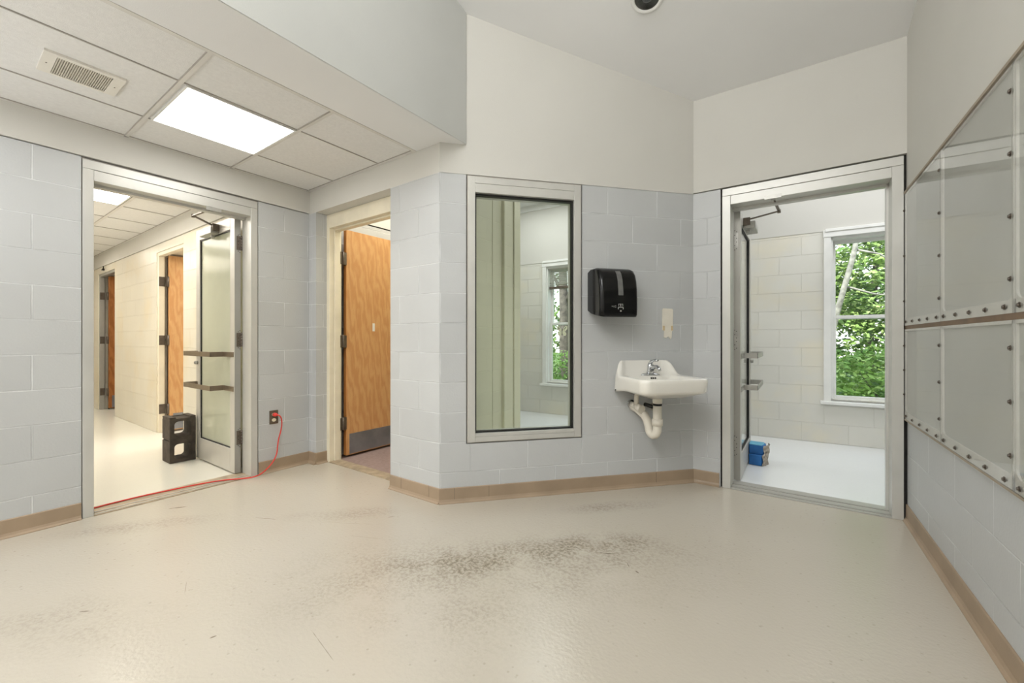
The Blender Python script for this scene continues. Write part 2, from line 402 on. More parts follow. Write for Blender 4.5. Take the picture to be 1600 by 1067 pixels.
# right wall
b = MB(RW)
b.box(.0, 6.1, -.15, 0, 0, 2.0, u0=.444-G)
b.mi = 1; b.box(-.02, 6.1, -.15, 0.002, 2.0, 5.0)
S('wall_right', b, [M['block'], M['plaster']], 'right wall of grey block below a tan ledge and cream plaster', 'wall')
b = MB(); b.box(-3.9, .85, YB-.12, YB, 0, 5.0)
S('wall_near', b, M['plaster'], 'plain cream wall behind the camera', 'wall')

# ceilings
b = MB()
b.box(-3.66, -2.225, YB, 2.005, CZ+.004, CZ+.05)
S('ceiling', b, M['tile'], 'suspended ceiling of square acoustic tiles over the left bay', 'ceiling')
b = MB(); b.prism([(-2.225,YB),(-1.873,YB),(-1.873,2.14),(-2.0,2.0),(-2.225,2.0)], CZ-.002, CZ+.10, axis='z')
b.prism([(YB,CZ+.09),(2.14,CZ+.09),(2.14,SL(2.14)+.05),(YB,SL(YB)+.05)], -1.99, -1.873, F((0,0),(1,0),(0,1)), axis='s')
b.mi = 1
b.prism([(YB,CZ-.0),(2.125,CZ-.0),(2.125,SL(2.14)+.05),(YB,SL(YB)+.05)], -1.873, -1.869, F((0,0),(1,0),(0,1)), axis='s')
S('ceiling', b, [M['ceil'], M['plaster_grey']], 'plaster soffit edge and grey bulkhead beside the tiled bay', 'ceiling')
b = MB(); b.prism([(YB,SL(YB)),(3.46,SL(3.46)),(3.46,SL(3.46)+.1),(YB,SL(YB)+.1)], -1.88, .8, axis='s')
S('ceiling', b, M['ceil'], 'white sloped ceiling over the main room', 'ceiling')
b = MB()
for y in (YB+.001+.0, -2.285, -1.675, -1.065, -.455, .155, .765, 1.375): b.box(-3.63, -2.225, y-.010, y+.010, CZ-.004, CZ+.006)
b.box(-2.245, -2.222, YB, 2.0, CZ-.005, CZ+.006); b.box(-3.632, -3.61, YB, 2.0, CZ-.004, CZ+.006); b.box(-3.63, -2.225, 1.978, 2.0, CZ-.004, CZ+.006)
b.mi = 1  # strips coloured as the shade lines of the grid
for x in (-3.22, -2.625): b.box(x-.004, x+.004, YB, 1.98, CZ-.0005, CZ+.006)
for y in (.765, 1.375): b.box(-3.62, -2.24, y-.0125, y-.010, CZ-.0045, CZ+.006)
b.box(-2.249, -2.246, YB, 1.975, CZ-.003, CZ+.006); b.box(-3.609, -3.606, YB, 1.975, CZ-.0015, CZ+.006); b.box(-3.6, -2.25, 1.974, 1.977, CZ-.0015, CZ+.006)
S('trim_1', b, [M['tbar'], M['gap_shade']], 'thin metal tee grid of the tiled ceiling', 'ceiling grid')

def troffer(x0, x1, y0, y1, z, mat, label, group='square ceiling lights'):
    t = thing('ceiling_light', ((x0+x1)/2, (y0+y1)/2, z), label, 'ceiling light', group)
    b = MB(); 
    for q in ((x0-.012,x1+.012,y0-.012,y0),(x0-.012,x1+.012,y1,y1+.012),(x0-.012,x0,y0,y1),(x1,x1+.012,y0,y1)): b.box(*q, z-.006, z+.004)
    b.build('frame', M['white'], t)
    MB().box(x0, x1, y0, y1, z-.002, z+.003).build('diffuser', mat, t)
troffer(-3.208, -2.645, .80, 1.355, CZ, M['troffer'], 'glowing square ceiling light in the tiles above the left doorway')
troffer(-3.208, -2.645, -1.65, -1.095, CZ, M['troffer'], 'unseen glowing square light added behind the camera to light the tiled bay')  # unseen troffer added for more light from behind the camera

v = thing('ceiling_vent', (-2.95, .46, CZ), 'small rectangular beige ceiling vent with a fine grille in the tiles', 'vent')
b = MB(); 
x0,x1,y0,y1 = -3.068,-2.835,.318,.60
for q in ((x0,-3.053,.362,.556),(-2.863,x1,.362,.556),(x0,x1,y0,.362),(x0,x1,.556,y1)): b.box(*q, CZ-.007, CZ+.004)
b.build('frame', M['ventframe'], v, merge=.0001)
b = MB()
for i in range(24):
    y = .364 + i*.008; b.box(-3.052, -2.864, y, y+.0045, CZ-.006, CZ+.002)
b.mi = 0; b.box(-3.053, -2.863, .362, .556, CZ+.001, CZ+.004)
b.build('grille', M['grille'], v)
for y in (.338, .578):
    MB().tube([(-2.955,y,CZ-.009),(-2.955,y,CZ-.006)], .003).build('screw', M['hinge'], v)

# recessed round downlight in the slope
dc = Vector((-.775, 2.553, SL(2.553)))
d = thing('recessed_downlight', dc, 'round recessed downlight, unlit, in the sloped ceiling', 'ceiling light')
nrm = Vector((0, -.285, -1)).normalized(); ax = Vector((1,0,0)); ay = nrm.cross(ax)
def ring(r, h): return [dc + nrm*h + (ax*math.cos(a)+ay*math.sin(a))*r for a in [2*math.pi*i/40 for i in range(40)]]
MB().loft([ring(.074,.002), ring(.098,.002), ring(.098,.006), ring(.092,.010), ring(.078,.010), ring(.074,.002)], False, False).build('trim_ring', M['white'], d)
MB().loft([ring(.074,.004), ring(.060,.0015), ring(.02,.001)], False, True).build('reflector', M['reflector'], d)
MB().loft([ring(.034,.002), ring(.030,.012), ring(.016,.018)], False, True).build('bulb', M['bulb'], d)

# baseboards
def cove(mb, f, s0, s1, e0=0, e1=0):
    prof = [(0,0),(.022,0),(.022,.004),(.012,.012),(.007,.025),(.007,.098),(.004,.102),(0,.102)]
    mb.prism(prof, s0, s1, f, 's')
def bb(name, segs, label, seams=()):
    b = MB()
    for (f, s0, s1) in segs: cove(b, f, s0, s1)
    b.mi = 1
    for (f, s) in seams: b.box(s, s+.0022, 0, .0078, .010, .1005, f)
    S(name, b, [M['base'], M['hinge']], label, 'baseboard')
RT = F((-3.524, 2.1), (-3.524, 2.0), (1, 0))
bb('baseboard_left', [(LW, YB, .559), (LW, 1.574, 2.0)], 'tan vinyl baseboard along the left wall')
bb('baseboard_back', [(PW, .365, .48), (PW, 1.492, 2.006), (RT, 0, .1)], 'tan vinyl baseboard round the pillar and return', [(PW, 1.62), (PW, 1.905)])
bb('baseboard_angled', [(MW, -.004, MW.L-.0)], 'tan vinyl baseboard under the tall window', [(MW, .10), (MW, .335), (MW, 1.62)])
bb('baseboard_far', [(DW, 0.0, .184)], 'short tan baseboard left of the right doorway')
bb('baseboard_right', [(RW, .0, 6.0)], 'tan vinyl baseboard along the right wall')

# ------------------------------------------------------------------ door hardware helpers
def plate_hinge(pt, ax_leaf, face, parent, h=.115, w=.036, mat='hinge'):
    """hinge: knuckle at pt, plate running along ax_leaf, facing 'face'"""
    p = Vector(pt); a = Vector(ax_leaf); f = Vector(face)
    fr = F((p.x,p.y), (p.x+a.x, p.y+a.y), (f.x,f.y))
    b = MB(fr); z = p.z
    b.box(.004, w, .0, .003, z-h/2, z+h/2)
    for k in range(5):
        zz = z-h/2 + k*h/5; b.tube([fr(0,.003,zz+.001), fr(0,.003,zz+h/5-.001)], .0075, 10)
    b.tube([fr(0,.003,z+h/2), fr(0,.003,z+h/2+.006)], .005, 8)
    hg = b.build('hinge', M[mat], parent)
    b = MB(fr)
    for (dz, ds) in ((.04,.012),(.014,.024),(-.014,.024),(-.04,.012),(.075,.012),(.066,.024),(-.066,.024),(-.075,.012)):
        b.tube([fr(ds,.002,z+dz), fr(ds,.0042,z+dz)], .0032, 8)
    b.build('screw_heads', M['black'], hg)
def push_bar(fr, s0, s1, z, parent, mat, n0=0.0, out=.1, hh=.042, th=.005):
    """flat bar bent in a U: mounting flange, arm, grip, arm"""
    b = MB(fr); z0, z1 = z-hh/2, z+hh/2
    b.box(s0-.20, s0, n0, n0+th, z0, z1)
    b.box(s0-th, s0, n0, n0+out, z0, z1)
    b.box(s0-th, s1, n0+out-th, n0+out, z0, z1)
    b.box(s1-th, s1, n0, n0+out, z0, z1)
    b.box(s1-.03, s1, n0, n0+th, z0, z1)
    b.tube([fr(s0-.18, n0+th, z), fr(s0-.18, n0+th+.003, z)], .006, 10)
    return b.build('push_bar', mat, parent, bevel=.0015)
def leaf(fr, w, t, parent, zb=.012, zt=2.12, st=.085, rail_t=.10, rail_b=.19, glassmat=None):
    """aluminium storefront leaf: s 0..w from the hinge, n -t..0 with 0 the face seen"""
    lf = MB(fr)
    lf.box(0, st, -t, 0, zb, zt); lf.box(w-st, w, -t, 0, zb, zt)
    lf.box(st, w-st, -t, 0, zb, zb+rail_b); lf.box(st, w-st, -t, 0, zt-rail_t, zt)
    o = lf.build('door_leaf', M['leafmetal'], parent, bevel=.003)
    b = MB(fr); g = .008
    for q in ((st,st+g,zb+rail_b,zt-rail_t),(w-st-g,w-st,zb+rail_b,zt-rail_t),(st,w-st,zb+rail_b,zb+rail_b+g),(st,w-st,zt-rail_t-g,zt-rail_t)):
        b.box(q[0],q[1],-.030,-.008,q[2],q[3])
    b.build('glazing_bead', M['black'], o)
    MB(fr).box(st+.002, w-st-.002, -.022, -.016, zb+rail_b+.002, zt-rail_t-.002).build('glass_pane', glassmat, o)
    return o

# --- door 1: the left doorway to the hall
d1 = thing('door_1', (-3.70, 1.06, 0), 'left doorway with pale aluminium frame and frosted glass door standing open', 'door', kind='structure')
def frame(fr, s0, s1, top, parent, mat, face=.05, d0=-.15, d1=.006, hinge_side=1, stop=True, split=.055):
    b = MB(fr)
    b.box(s0, s0+face, d0, d1, 0, top-split-.001); b.box(s1-face, s1, d0, d1, 0, top-split-.001)
    b.box(s0, s1, d0, d1-.001, top-split, top)                      # upper header member
    b.box(s0+face, s1-face, d0, d1-.002, top-split-.068, top-split-.002)
    o = b.build('door_frame', mat, parent, bevel=.0022)
    if stop:
        b = MB(fr)
        for (a, c) in ((s0+face, s0+face+.012), (s1-face-.012, s1-face))[(0 if hinge_side == 1 else 1):][:1]: b.box(a, c, d0+.02, d0+.07, 0, top-split-.07)
        b.box(s0+face, s1-face, d0+.02, d0+.07, top-split-.084, top-split-.068)
        b.build('door_stop', mat, o)
    return o
fo = frame(LW, .565, 1.566, 2.225, d1, M['frame'])
b = MB(LW); b.box(.552, .565, -.1, -.01, 0, 2.225); b.box(1.566, 1.579, -.1, -.01, 0, 2.225); b.box(.552, 1.579, -.12, -.01, 2.225, 2.236)  # solid strips with the shade of the frame joints in their colour
b.build('joint_shade', M['gap_shade'], d1)
b = MB(LW); b.box(.615, 1.516, -.18, .012, 0, .006); b.mi = 1; b.box(.615, 1.516, -.012, .0, .006, .009); b.box(.615, 1.516, -.06, -.045, .006, .009)
b.build('threshold', [M['threshdirt'], M['thresh']], d1)
L1 = F((-3.795, 1.462), (-4.7, 1.462), (0, -1))
l1 = leaf(L1, .825, .045, d1, glassmat=M['frost'])
MB(L1).box(-.0015, 0, -.0445, -.0005, .012, 2.12).build('hinge_edge', M['leafedge'], l1)
for z in (1.90, 1.105, .30):
    plate_hinge((-3.793, 1.512, z), (0,-1,0), (1,0,0), l1)
push_bar(L1, .215, .815, .983, l1, M['bronze'])
push_bar(L1, .215, .815, .70, l1, M['bronze'])
b = MB(L1); b.tube([L1(.79,0,.895), L1(.79,.022,.895)], .016, 16); b.tube([L1(.79,.022,.895), L1(.79,.026,.895)], .010, 12)
b.build('lock_cylinder', M['steel'], l1)
def closer(fr, sp, leafn, z, elbow, brk, parent, flip=1, wd=.06):
    b = MB(fr); b.box(sp-.05*flip if flip>0 else sp-.2, sp+.2 if flip>0 else sp+.05, leafn, leafn+wd, z-.045, z+.012)
    b.tube([fr(sp, leafn+.028, z-.05), fr(sp, leafn+.028, z-.075)], .016, 14)
    o = b.build('door_closer', M['steel'], parent, bevel=.008, seg=3)
    MB(fr).box(sp-.062, sp-.050, leafn, leafn+.05, z-.02, z+.04).build('bracket_plate', M['hinge'], o)
    pv = fr(sp, leafn+.028, z+.012)
    b = MB(); b.tube([pv, pv+Vector((0,0,.03))], .013, 12); b.build('pinion', M['hinge'], o)
    e = Vector(elbow); k = Vector(brk); p0 = pv+Vector((0,0,.024))
    b = MB()
    d = (e-p0).normalized(); sd = d.cross(Vector((0,0,1))).normalized()
    def bar(a, c, w, h):
        dd = (c-a).normalized(); s2 = dd.cross(Vector((0,0,1))).normalized()*w; up = s2.cross(dd).normalized()*h
        b.loft([[a+s2+up, a-s2+up, a-s2-up, a+s2-up], [c+s2+up, c-s2+up, c-s2-up, c+s2-up]], smooth=False)
    bar(p0, e, .009, .004); b.tube([e-Vector((0,0,.014)), e+Vector((0,0,.012))], .012, 12)
    bar(e, e.lerp(k,.5), .009, .0045); b.tube([e.lerp(k,.45), k], .007, 10)
    b.build('closer_arm', M['hinge'], o)
    b = MB(); b.tube([k-Vector((0,0,.02)), k+Vector((0,0,.014))], .014, 12)
    b.build('arm_shoe', M['steel'], o)
    return k
closer(L1, .36, 0, 2.055, (-4.015, 1.25, 2.105), (-3.645, 1.262, 2.10), l1)
MB(LW).box(1.21, 1.31, .004, .010, 2.075, 2.10).build('shoe_plate', M['steel'], d1)

# --- door 3: the right doorway
d3 = thing('door_3', (.02, 3.5, 0), 'right doorway with grey aluminium frame and glazed door open into the bright room', 'door', kind='structure')
frame(DW, .204, 1.203, 2.231, d3, M['frame'], face=.055, d0=-.18, hinge_side=0)
b = MB(DW); b.box(.26, 1.15, -.20, .012, 0, .007); b.mi = 1; b.box(.26, 1.15, -.04, -.02, .007, .012); b.box(.26, 1.15, -.115, -.10, .007, .012)
b.build('threshold', [M['thresh'], M['leafedge']], d3)
L3 = F((-.387, 3.64), (-.387, 4.6), (1, 0))
l3 = leaf(L3, .82, .045, d3, glassmat=M['clear'])
MB(L3).box(-.0015, 0, -.0445, -.0005, .012, 2.12).build('hinge_edge', M['leafedge'], l3)
for z in (1.88, 1.105, .28):
    plate_hinge((-.437, 3.638, z), (1,0,0), (0,-1,0), l3, mat='steel')
push_bar(L3, .24, .79, .975, l3, M['steel']); push_bar(L3, .24, .79, .715, l3, M['steel'])
b = MB(L3); b.tube([L3(.78,0,.905), L3(.78,.022,.905)], .016, 16); b.build('lock_cylinder', M['steel'], l3)
closer(L3, .25, 0, 2.055, (-.14, 3.78, 2.095), (-.163, 3.455, 2.115), l3, wd=.085)
MB(DW).box(.475, .575, .004, .010, 2.10, 2.125).build('shoe_plate', M['steel'], d3)

# --- door 2: the wooden door
d2 = thing('door_2', (-3.02, 2.15, 0), 'beige framed doorway with honey coloured wooden door swung open over mauve carpet', 'door', kind='structure')
D2 = F((-3.525, 2.10), (-2.5, 2.10), (0, -1))
b = MB(D2)
b.box(0, .045, -.12, 0, 0, H-.002); b.box(1.0, 1.045, -.12, 0, 0, H-.002); b.box(.045, 1.0, -.12, 0, 2.11, H-.002)
b.box(.045, .06, -.10, -.045, 0, 2.11); b.box(.985, 1.0, -.10, -.045, 0, 2.11); b.box(.06, .985, -.10, -.045, 2.095, 2.11)
b.build('door_frame', M['frame_beige'], d2, bevel=.003)
MB(D2).box(.045, 1.0, -.10, 0.0, 0, .008).build('threshold', M['threshdirt'], d2)
L2 = F((-3.485, 2.275), (-3.485, 3.2), (1, 0))
l2 = MB(L2).box(0, .86, -.045, 0, .022, 2.135).build('door_leaf', M['wood'], d2, bevel=.002)
MB(L2).box(-.0012, 0, -.044, -.001, .022, 2.135).build('door_edge', M['wood_edge'], l2)
MB(L2).box(.03, .84, 0, .002, .03, .22).build('kick_plate', M['kick'], l2)
MB(L2).box(.285, .312, 0, .0012, 1.19, 1.268).build('sticker', M['white'], l2)
for z in (1.86, 1.09, .325):
    b = MB(); 
    b.box(-3.520+.0, -3.485, 2.271, 2.274, z-.057, z+.057); b.box(-3.480, -3.477, 2.165, 2.205, z-.057, z+.057)
    b.box(-3.489, -3.477, 2.205, 2.272, z-.057, z+.057)
    b.tube([(-3.474,2.235,z-.057),(-3.474,2.235,z+.06)], .008, 12)
    b.build('hinge', M['hinge'], l2)
MB().box(-3.62, -3.50, 2.222, 2.232, 0, 2.13).build('painted_shadow_gap', M['black'], d2)  # black sheet put in as the shade behind the hinge edge
# carpet room shell
b = MB(); G2 = F((-3.62,2.1),(-3.62,3.5),(1,0))
b.box(0, 1.45, -.12, 0, 0, 2.27, G2); b.mi = 1; b.box(0, 1.45, -.12, .0, 2.285, 3.1, G2); b.mi = 2; b.box(0, 1.45, -.12, -.01, 2.27, 2.285, G2)
S('wall_west', b, [M['block'], M['plaster_grey'], M['dark']], 'grey wall behind the wooden door', 'wall')
# partition seen through the tall window
b = MB()
b.box(-2.52, -2.4, 2.1, 3.54, 0, 3.1); b.box(-3.62, -2.4, 3.42, 3.54, 0, 3.1)
S('wall_inner', b, M['block_olive'], 'pale olive partition wall seen behind the tall window', 'wall')
b = MB()
for (y0, y1, n) in ((3.255, 3.29, .03), (3.295, 3.42, .018), (3.425, 3.455, .03), (3.46, 3.545, .022)): b.box(-2.401, -2.4+n, y0, y1, 0, 3.05)
for y in (3.10,): b.box(-2.4015, -2.3985+.004, y, y+.008, 0, 3.05)
b.build('trim_3', M['block_olive'], None, bevel=.003, label='pale olive vertical corner casings on the partition behind the tall window', category='trim', kind='structure')

# --- tall window in the angled wall
w1 = thing('window_1', MW(.6, 0, .4), 'tall narrow interior window in a pale frame beside the paper towel dispenser', 'window', kind='structure')
b = MB(MW)
a0, a1, zb, zt = .192, 1.013, .402, 2.225; fw = .05
b.box(a0, a0+fw, -.13, .008, zb, zt); b.box(a1-fw, a1, -.13, .008, zb, zt)
b.box(a0+fw, a1-fw, -.13, .007, zt-.045, zt-.001); b.box(a0+fw, a1-fw, -.13, .006, zt-.108, zt-.046)
b.box(a0+fw, a1-fw, -.13, .007, zb+.001, zb+.035); b.box(a0+fw, a1-fw, -.13, .005, zb+.036, zb+.058)
b.build('window_frame', M['frame'], w1, bevel=.002)
b = MB(MW); g = .012
b.box(a0+fw, a0+fw+g, -.055, -.03, zb+.058, zt-.108); b.box(a1-fw-g, a1-fw, -.055, -.02, zb+.058, zt-.108)
b.box(a0+fw, a1-fw, -.055, -.02, zt-.12, zt-.108); b.box(a0+fw, a1-fw, -.055, -.02, zb+.058, zb+.068)
b.build('gasket', M['black'], w1)
MB(MW).box(a0+fw+.002, a1-fw-.002, -.05, -.045, zb+.06, zt-.11).build('glass_pane', M['clear'], w1)
b = MB(MW); b.box(a0-.006, a0, -.1, .0015, zb-.004, zt+.006); b.box(a1, a1+.005, -.1, .0015, zb-.004, zt+.006); b.box(a0, a1, -.1, .0015, zt, zt+.007); b.box(a0, a1, -.1, .0012, zb-.004, zb)  # strips that colour in the shade around the window frame
b.build('joint_shade', M['gap_shade'], w1)

# ------------------------------------------------------------------ hall
b = MB(HW)
def hs(x): return x + 10.5
b.box(hs(-10.5), hs(-9.15), -.35, 0, 0, H); b.box(hs(-8.17), hs(-6.30), -.35, 0, 0, H, u0=.1); b.box(hs(-5.42), hs(-3.79), -.35, 0, 0, H)
b.box(hs(-9.15), hs(-8.17), -.35, 0, 2.14, H); b.box(hs(-6.30), hs(-5.42), -.35, 0, 2.14, H)
b.mi = 1; b.box(0, hs(-3.79), -.35, .012, H+.003, CZ+.03)
S('wall_hall', b, [M['block_cream'], M['plaster']], 'warm cream block wall along the hallway', 'wall')
b = MB(); b.box(-10.6, -10.5, -.7, 2, 0, 2.6); b.box(-10.6, -3.8, -.8, -.7, 0, 2.6)
S('wall_hall_end', b, M['block_cream'], 'cream block wall closing the hallway', 'wall')
b = MB(); b.box(-10.6, -3.79, -.8, 1.6, CZ+.004, CZ+.08)
S('ceiling', b, M['tile'], 'tiled ceiling of the hallway', 'ceiling')
b = MB()
for i in range(12):
    x = -4.95-.61*i+.0; b.mi = 1; b.box(x-.004, x+.004, -.7, 1.59, CZ-.001, CZ+.006)  # shade lines between hall tiles, laid in as coloured strips
b.mi = 0
for y in (.525, 1.135): b.box(-10.5, -3.8, y-.012, y+.012, CZ-.004, CZ+.006)
b.box(-10.5, -3.8, 1.572, 1.59, CZ-.004, CZ+.006); b.mi = 1; b.box(-10.5, -3.8, 1.569, 1.572, CZ-.003, CZ+.006); b.box(-10.5, -3.8, 1.121, 1.123, CZ-.003, CZ+.006)
S('trim_2', b, [M['tbar'], M['gap_shade']], 'metal tee grid of the hallway ceiling', 'ceiling grid')
troffer(-5.52, -4.97, .56, 1.10, CZ, M['troffer_hall'], 'glowing square ceiling light seen through the left doorway in the hallway')
troffer(-8.57, -8.02, .56, 1.10, CZ, M['troffer_hall'], 'glowing square ceiling light at the far end of the hallway')

def hall_door(xn, xf, leafx, name, label, woodm, far=False):
    """door in a recess of the hall wall: opening xf..xn, leaf swung in at the far jamb"""
    t = thing(name, ((xn+xf)/2, 1.7, 0), label, 'door', kind='structure')
    b = MB()
    b.box(xf, xf+.05, 1.608, 1.665, 0, 2.14); b.box(xn-.03, xn, 1.608, 1.665, 0, 2.14); b.box(xf+.05, xn-.03, 1.608, 1.665, 2.10, 2.14)
    b.build('door_frame', M['frame_beige'] if not far else M['leafedge'], t, bevel=.003)
    l = MB().box(leafx-.045, leafx, 1.695, 2.52, .02, 2.115).build('door_leaf', woodm, t, bevel=.002)
    MB().box(leafx, leafx+.002, 1.73, 2.48, .03, .22).build('kick_plate', M['kick'], l)
    MB().box(leafx-.10, leafx-.046, 1.70, 1.71, 0, 2.1).build('painted_shadow_gap', M['black'], t)  # black sheet standing in for the shade beside the leaf
    for z in (1.80, 1.10, .28):
        b = MB(); b.box(leafx-.046, leafx-.0, 1.690, 1.694, z-.057, z+.057); b.box(xf+.05, xf+.053, 1.61, 1.665, z-.057, z+.057)
        b.tube([(leafx-.0, 1.683, z-.06), (leafx-.0, 1.683, z+.06)], .008, 10); b.box(leafx-.04, leafx+.0, 1.672, 1.676, z-.057, z+.057)
        b.build('hinge', M['hinge'], l)
    return t
d4 = hall_door(-5.42, -6.30, -6.20, 'door_4', 'nearer hallway door, orange wood leaf swung into a bright room', M['wood'])
d5 = hall_door(-8.17, -9.15, -9.00, 'door_5', 'farther hallway door, wood leaf standing open, shade painted into its brown', M['wood_shaded'], True)
hk = MB(); hk.tube([(-8.77,1.588,2.17),(-8.77,1.588,2.20)], [.024,.012], 10); hk.tube([(-8.77,1.588,2.20),(-8.77,1.588,2.235)], .007, 8)  # small dark fitting of no particular kind
hk.build('wall_fitting', M['dark'], None, label='small dark hook fixed above the farther hallway door', category='fitting', origin=(-8.77,1.59,2.17))
b = MB(); b.box(-6.95, -6.85, 1.95, 4.1, 0, 2.8); b.box(-4.7, -4.6, 1.95, 4.1, 0, 2.8); b.box(-6.95, -4.6, 4.0, 4.1, 0, 2.8)
b.box(-9.9, -9.8, 1.95, 3.2, 0, 2.8); b.box(-7.6, -7.5, 1.95, 3.2, 0, 2.8); b.box(-9.9, -7.5, 3.1, 3.2, 0, 2.8); b.box(-9.9, -7.5, 1.95, 3.2, -.1, 0)
S('wall_side_rooms', b, M['block_white'], 'pale walls of the rooms off the hallway', 'wall')
b = MB(); b.box(-9.9, -4.6, 1.95, 4.1, 2.8, 2.9)
S('ceiling', b, M['ceil'], 'white ceiling of the rooms off the hallway', 'ceiling')

# ------------------------------------------------------------------ back room with the two outside windows
def bs(x): return (x+3.6)/BWf.u.x
WN = [(bs(-3.19), bs(-3.19)+1.35), (bs(.195), bs(.195)+1.35)]
ZS, ZT = .45, 2.27
b = MB(BWf)
e0, e1 = -1.3, 6.9
xs = [e0, WN[0][0]+.05, WN[0][1]-.05, WN[1][0]+.05, WN[1][1]-.05, e1]
for i in (0, 2, 4): b.box(xs[i], xs[i+1], -.2, 0, 0, H+.03, u0=.15)
for i in (1, 3): b.box(xs[i], xs[i+1], -.2, 0, 0, ZS+.03, u0=.15); b.box(xs[i], xs[i+1], -.2, 0, ZT-.05, H+.03)
b.mi = 1; b.box(e0, e1, -.2, .006, H+.03, 3.3)
b.mi = 2; b.box(e0, bs(-.9), .0, .03, 3.07, 3.17)
S('wall_outside', b, [M['block_white'], M['plaster'], M['white']], 'pale block outside wall of the back room with two sash windows', 'wall')
b = MB(); b.box(2.9, 3.02, 3.4, 6.0, 0, 3.3); b.box(-4.82, -4.7, 3.4, 5.6, 0, 3.3); b.box(-4.8,-3.6,3.42,3.54,0,3.3)
S('wall_east', b, M['plaster'], 'end walls of the back room', 'wall')
b = MB(); b.prism([(-4.9,3.43),(-2.4,3.43),(-2.4,2.1),(-2.02,2.06),(-0.75,3.5),(3.1,3.45),(3.1,6.0),(-4.9,5.6)], 3.16, 3.26, axis='z'); b.box(-3.8,-2.4,2.1,3.5,3.0,3.1)
S('ceiling', b, M['ceil'], 'white ceiling of the back room', 'ceiling')
def sash(i, s0, s1, name, label):
    t = thing(name, BWf(s0, 0, ZS), label, 'window', kind='structure')
    b = MB(BWf); c = .062
    b.box(s0, s0+c, -.02, .03, ZS, ZT-.075); b.box(s1-c, s1, -.02, .03, ZS, ZT-.075); b.box(s0-.005, s1+.005, -.02, .035, ZT-.075, ZT)
    b.box(s0+.01, s1-.01, -.02, .045, ZT-.02, ZT+.012)
    b.build('casing', M['white'], t, bevel=.004)
    MB(BWf).box(s0-.03, s1+.03, -.08, .06, ZS-.03, ZS+.004).build('window_sill', M['white'], t, bevel=.006)
    zi0, zi1 = ZS, ZT-.075
    a, e = s0+c-.012, s1-c+.012; zm = 1.345
    b = MB(BWf)
    b.box(a, a+.03, -.17, -.0, zi0, zi1); b.box(e-.03, e, -.17, 0, zi0, zi1); b.box(a, e, -.17, 0, zi1-.025, zi1); b.box(a, e, -.17, 0, zi0, zi0+.02)
    b.build('jamb_liner', M['white'], t)
    a += .03; e -= .03
    for (z0, z1, n) in ((zi0+.02, zm+.02, -.07), (zm-.02, zi1-.025, -.11)):
        b = MB(BWf); r = .035
        b.box(a, a+r, n-.035, n, z0, z1); b.box(e-r, e, n-.035, n, z0, z1); b.box(a+r, e-r, n-.035, n, z0, z0+r+.004); b.box(a+r, e-r, n-.035, n, z1-r, z1)
        sh = b.build('sash', M['white'], t, bevel=.003)
        MB(BWf).box(a+r, e-r, n-.02, n-.016, z0+r, z1-r).build('glass_pane', M['clear'], sh)
    b = MB(BWf); b.box((a+e)/2-.03, (a+e)/2+.03, -.07, -.045, zm+.02, zm+.035); b.build('sash_lock', M['steel'], t)
    return t
sash(0, *WN[0], 'window_2', 'white sash window with a blind seen through the tall interior window')
sash(1, *WN[1], 'window_3', 'white sash window full of green leaves seen through the right doorway')
# blind
bl = thing('window_blind', BWf(WN[0][0]+.1, -.03, 1.9), 'short raised horizontal slat blind at the top of the distant left window', 'blind')
b = MB(BWf)
for k in range(11):
    z = 2.13 - k*.021; b.prism([(-.058,z),(-.057,z+.002),(-.034,z+.012),(-.035,z+.010)], WN[0][0]+.09, WN[0][1]-.09, BWf, 's')
b.build('slats', M['slat'], bl)
MB(BWf).box(WN[0][0]+.09, WN[0][1]-.09, -.06, -.03, 2.15, 2.18).build('head_rail', M['slat'], bl)
MB(BWf).box(WN[0][0]+.09, WN[0][1]-.09, -.062, -.028, 1.862, 1.902).build('bottom_rail', M['hinge'], bl)
# butterfly cling
bc = BWf(bs(-2.915), -.084, 1.225)
bt = MB(F((bc.x,bc.y),(bc.x+BWf.u.x,bc.y+BWf.u.y),BWf.n))
for sg in (-1, 1):
    up = [(sg*.004,.0),(sg*.02,.045),(sg*.055,.085),(sg*.085,.08),(sg*.082,.04),(sg*.05,.005)]
    lo = [(sg*.004,-.002),(sg*.05,.0),(sg*.07,-.03),(sg*.055,-.062),(sg*.028,-.06),(sg*.006,-.03)]
    bt.prism([(p[0], 1.225+p[1]) for p in up], 0, .003, axis='n'); bt.prism([(p[0], 1.225+p[1]) for p in lo], 0, .003, axis='n')
butterfly = bt.build('butterfly_decoration', M['butter'], None, label='pale butterfly shaped cling on the glass of the distant left window', category='decoration', origin=(bc.x,bc.y,1.16))
b = MB(F((bc.x,bc.y),(bc.x+BWf.u.x,bc.y+BWf.u.y),BWf.n)); b.box(-.004,.004,.001,.006,1.17,1.27)
for (x,z) in ((-.045,.05),(-.06,.06),(-.035,.03),(-.065,.04),(.045,.05),(.06,.06),(.035,.03)): b.box(x-.006,x+.006,.002,.005,1.225+z-.006,1.225+z+.006)
b.build('body_and_spots', M['dark'], butterfly)

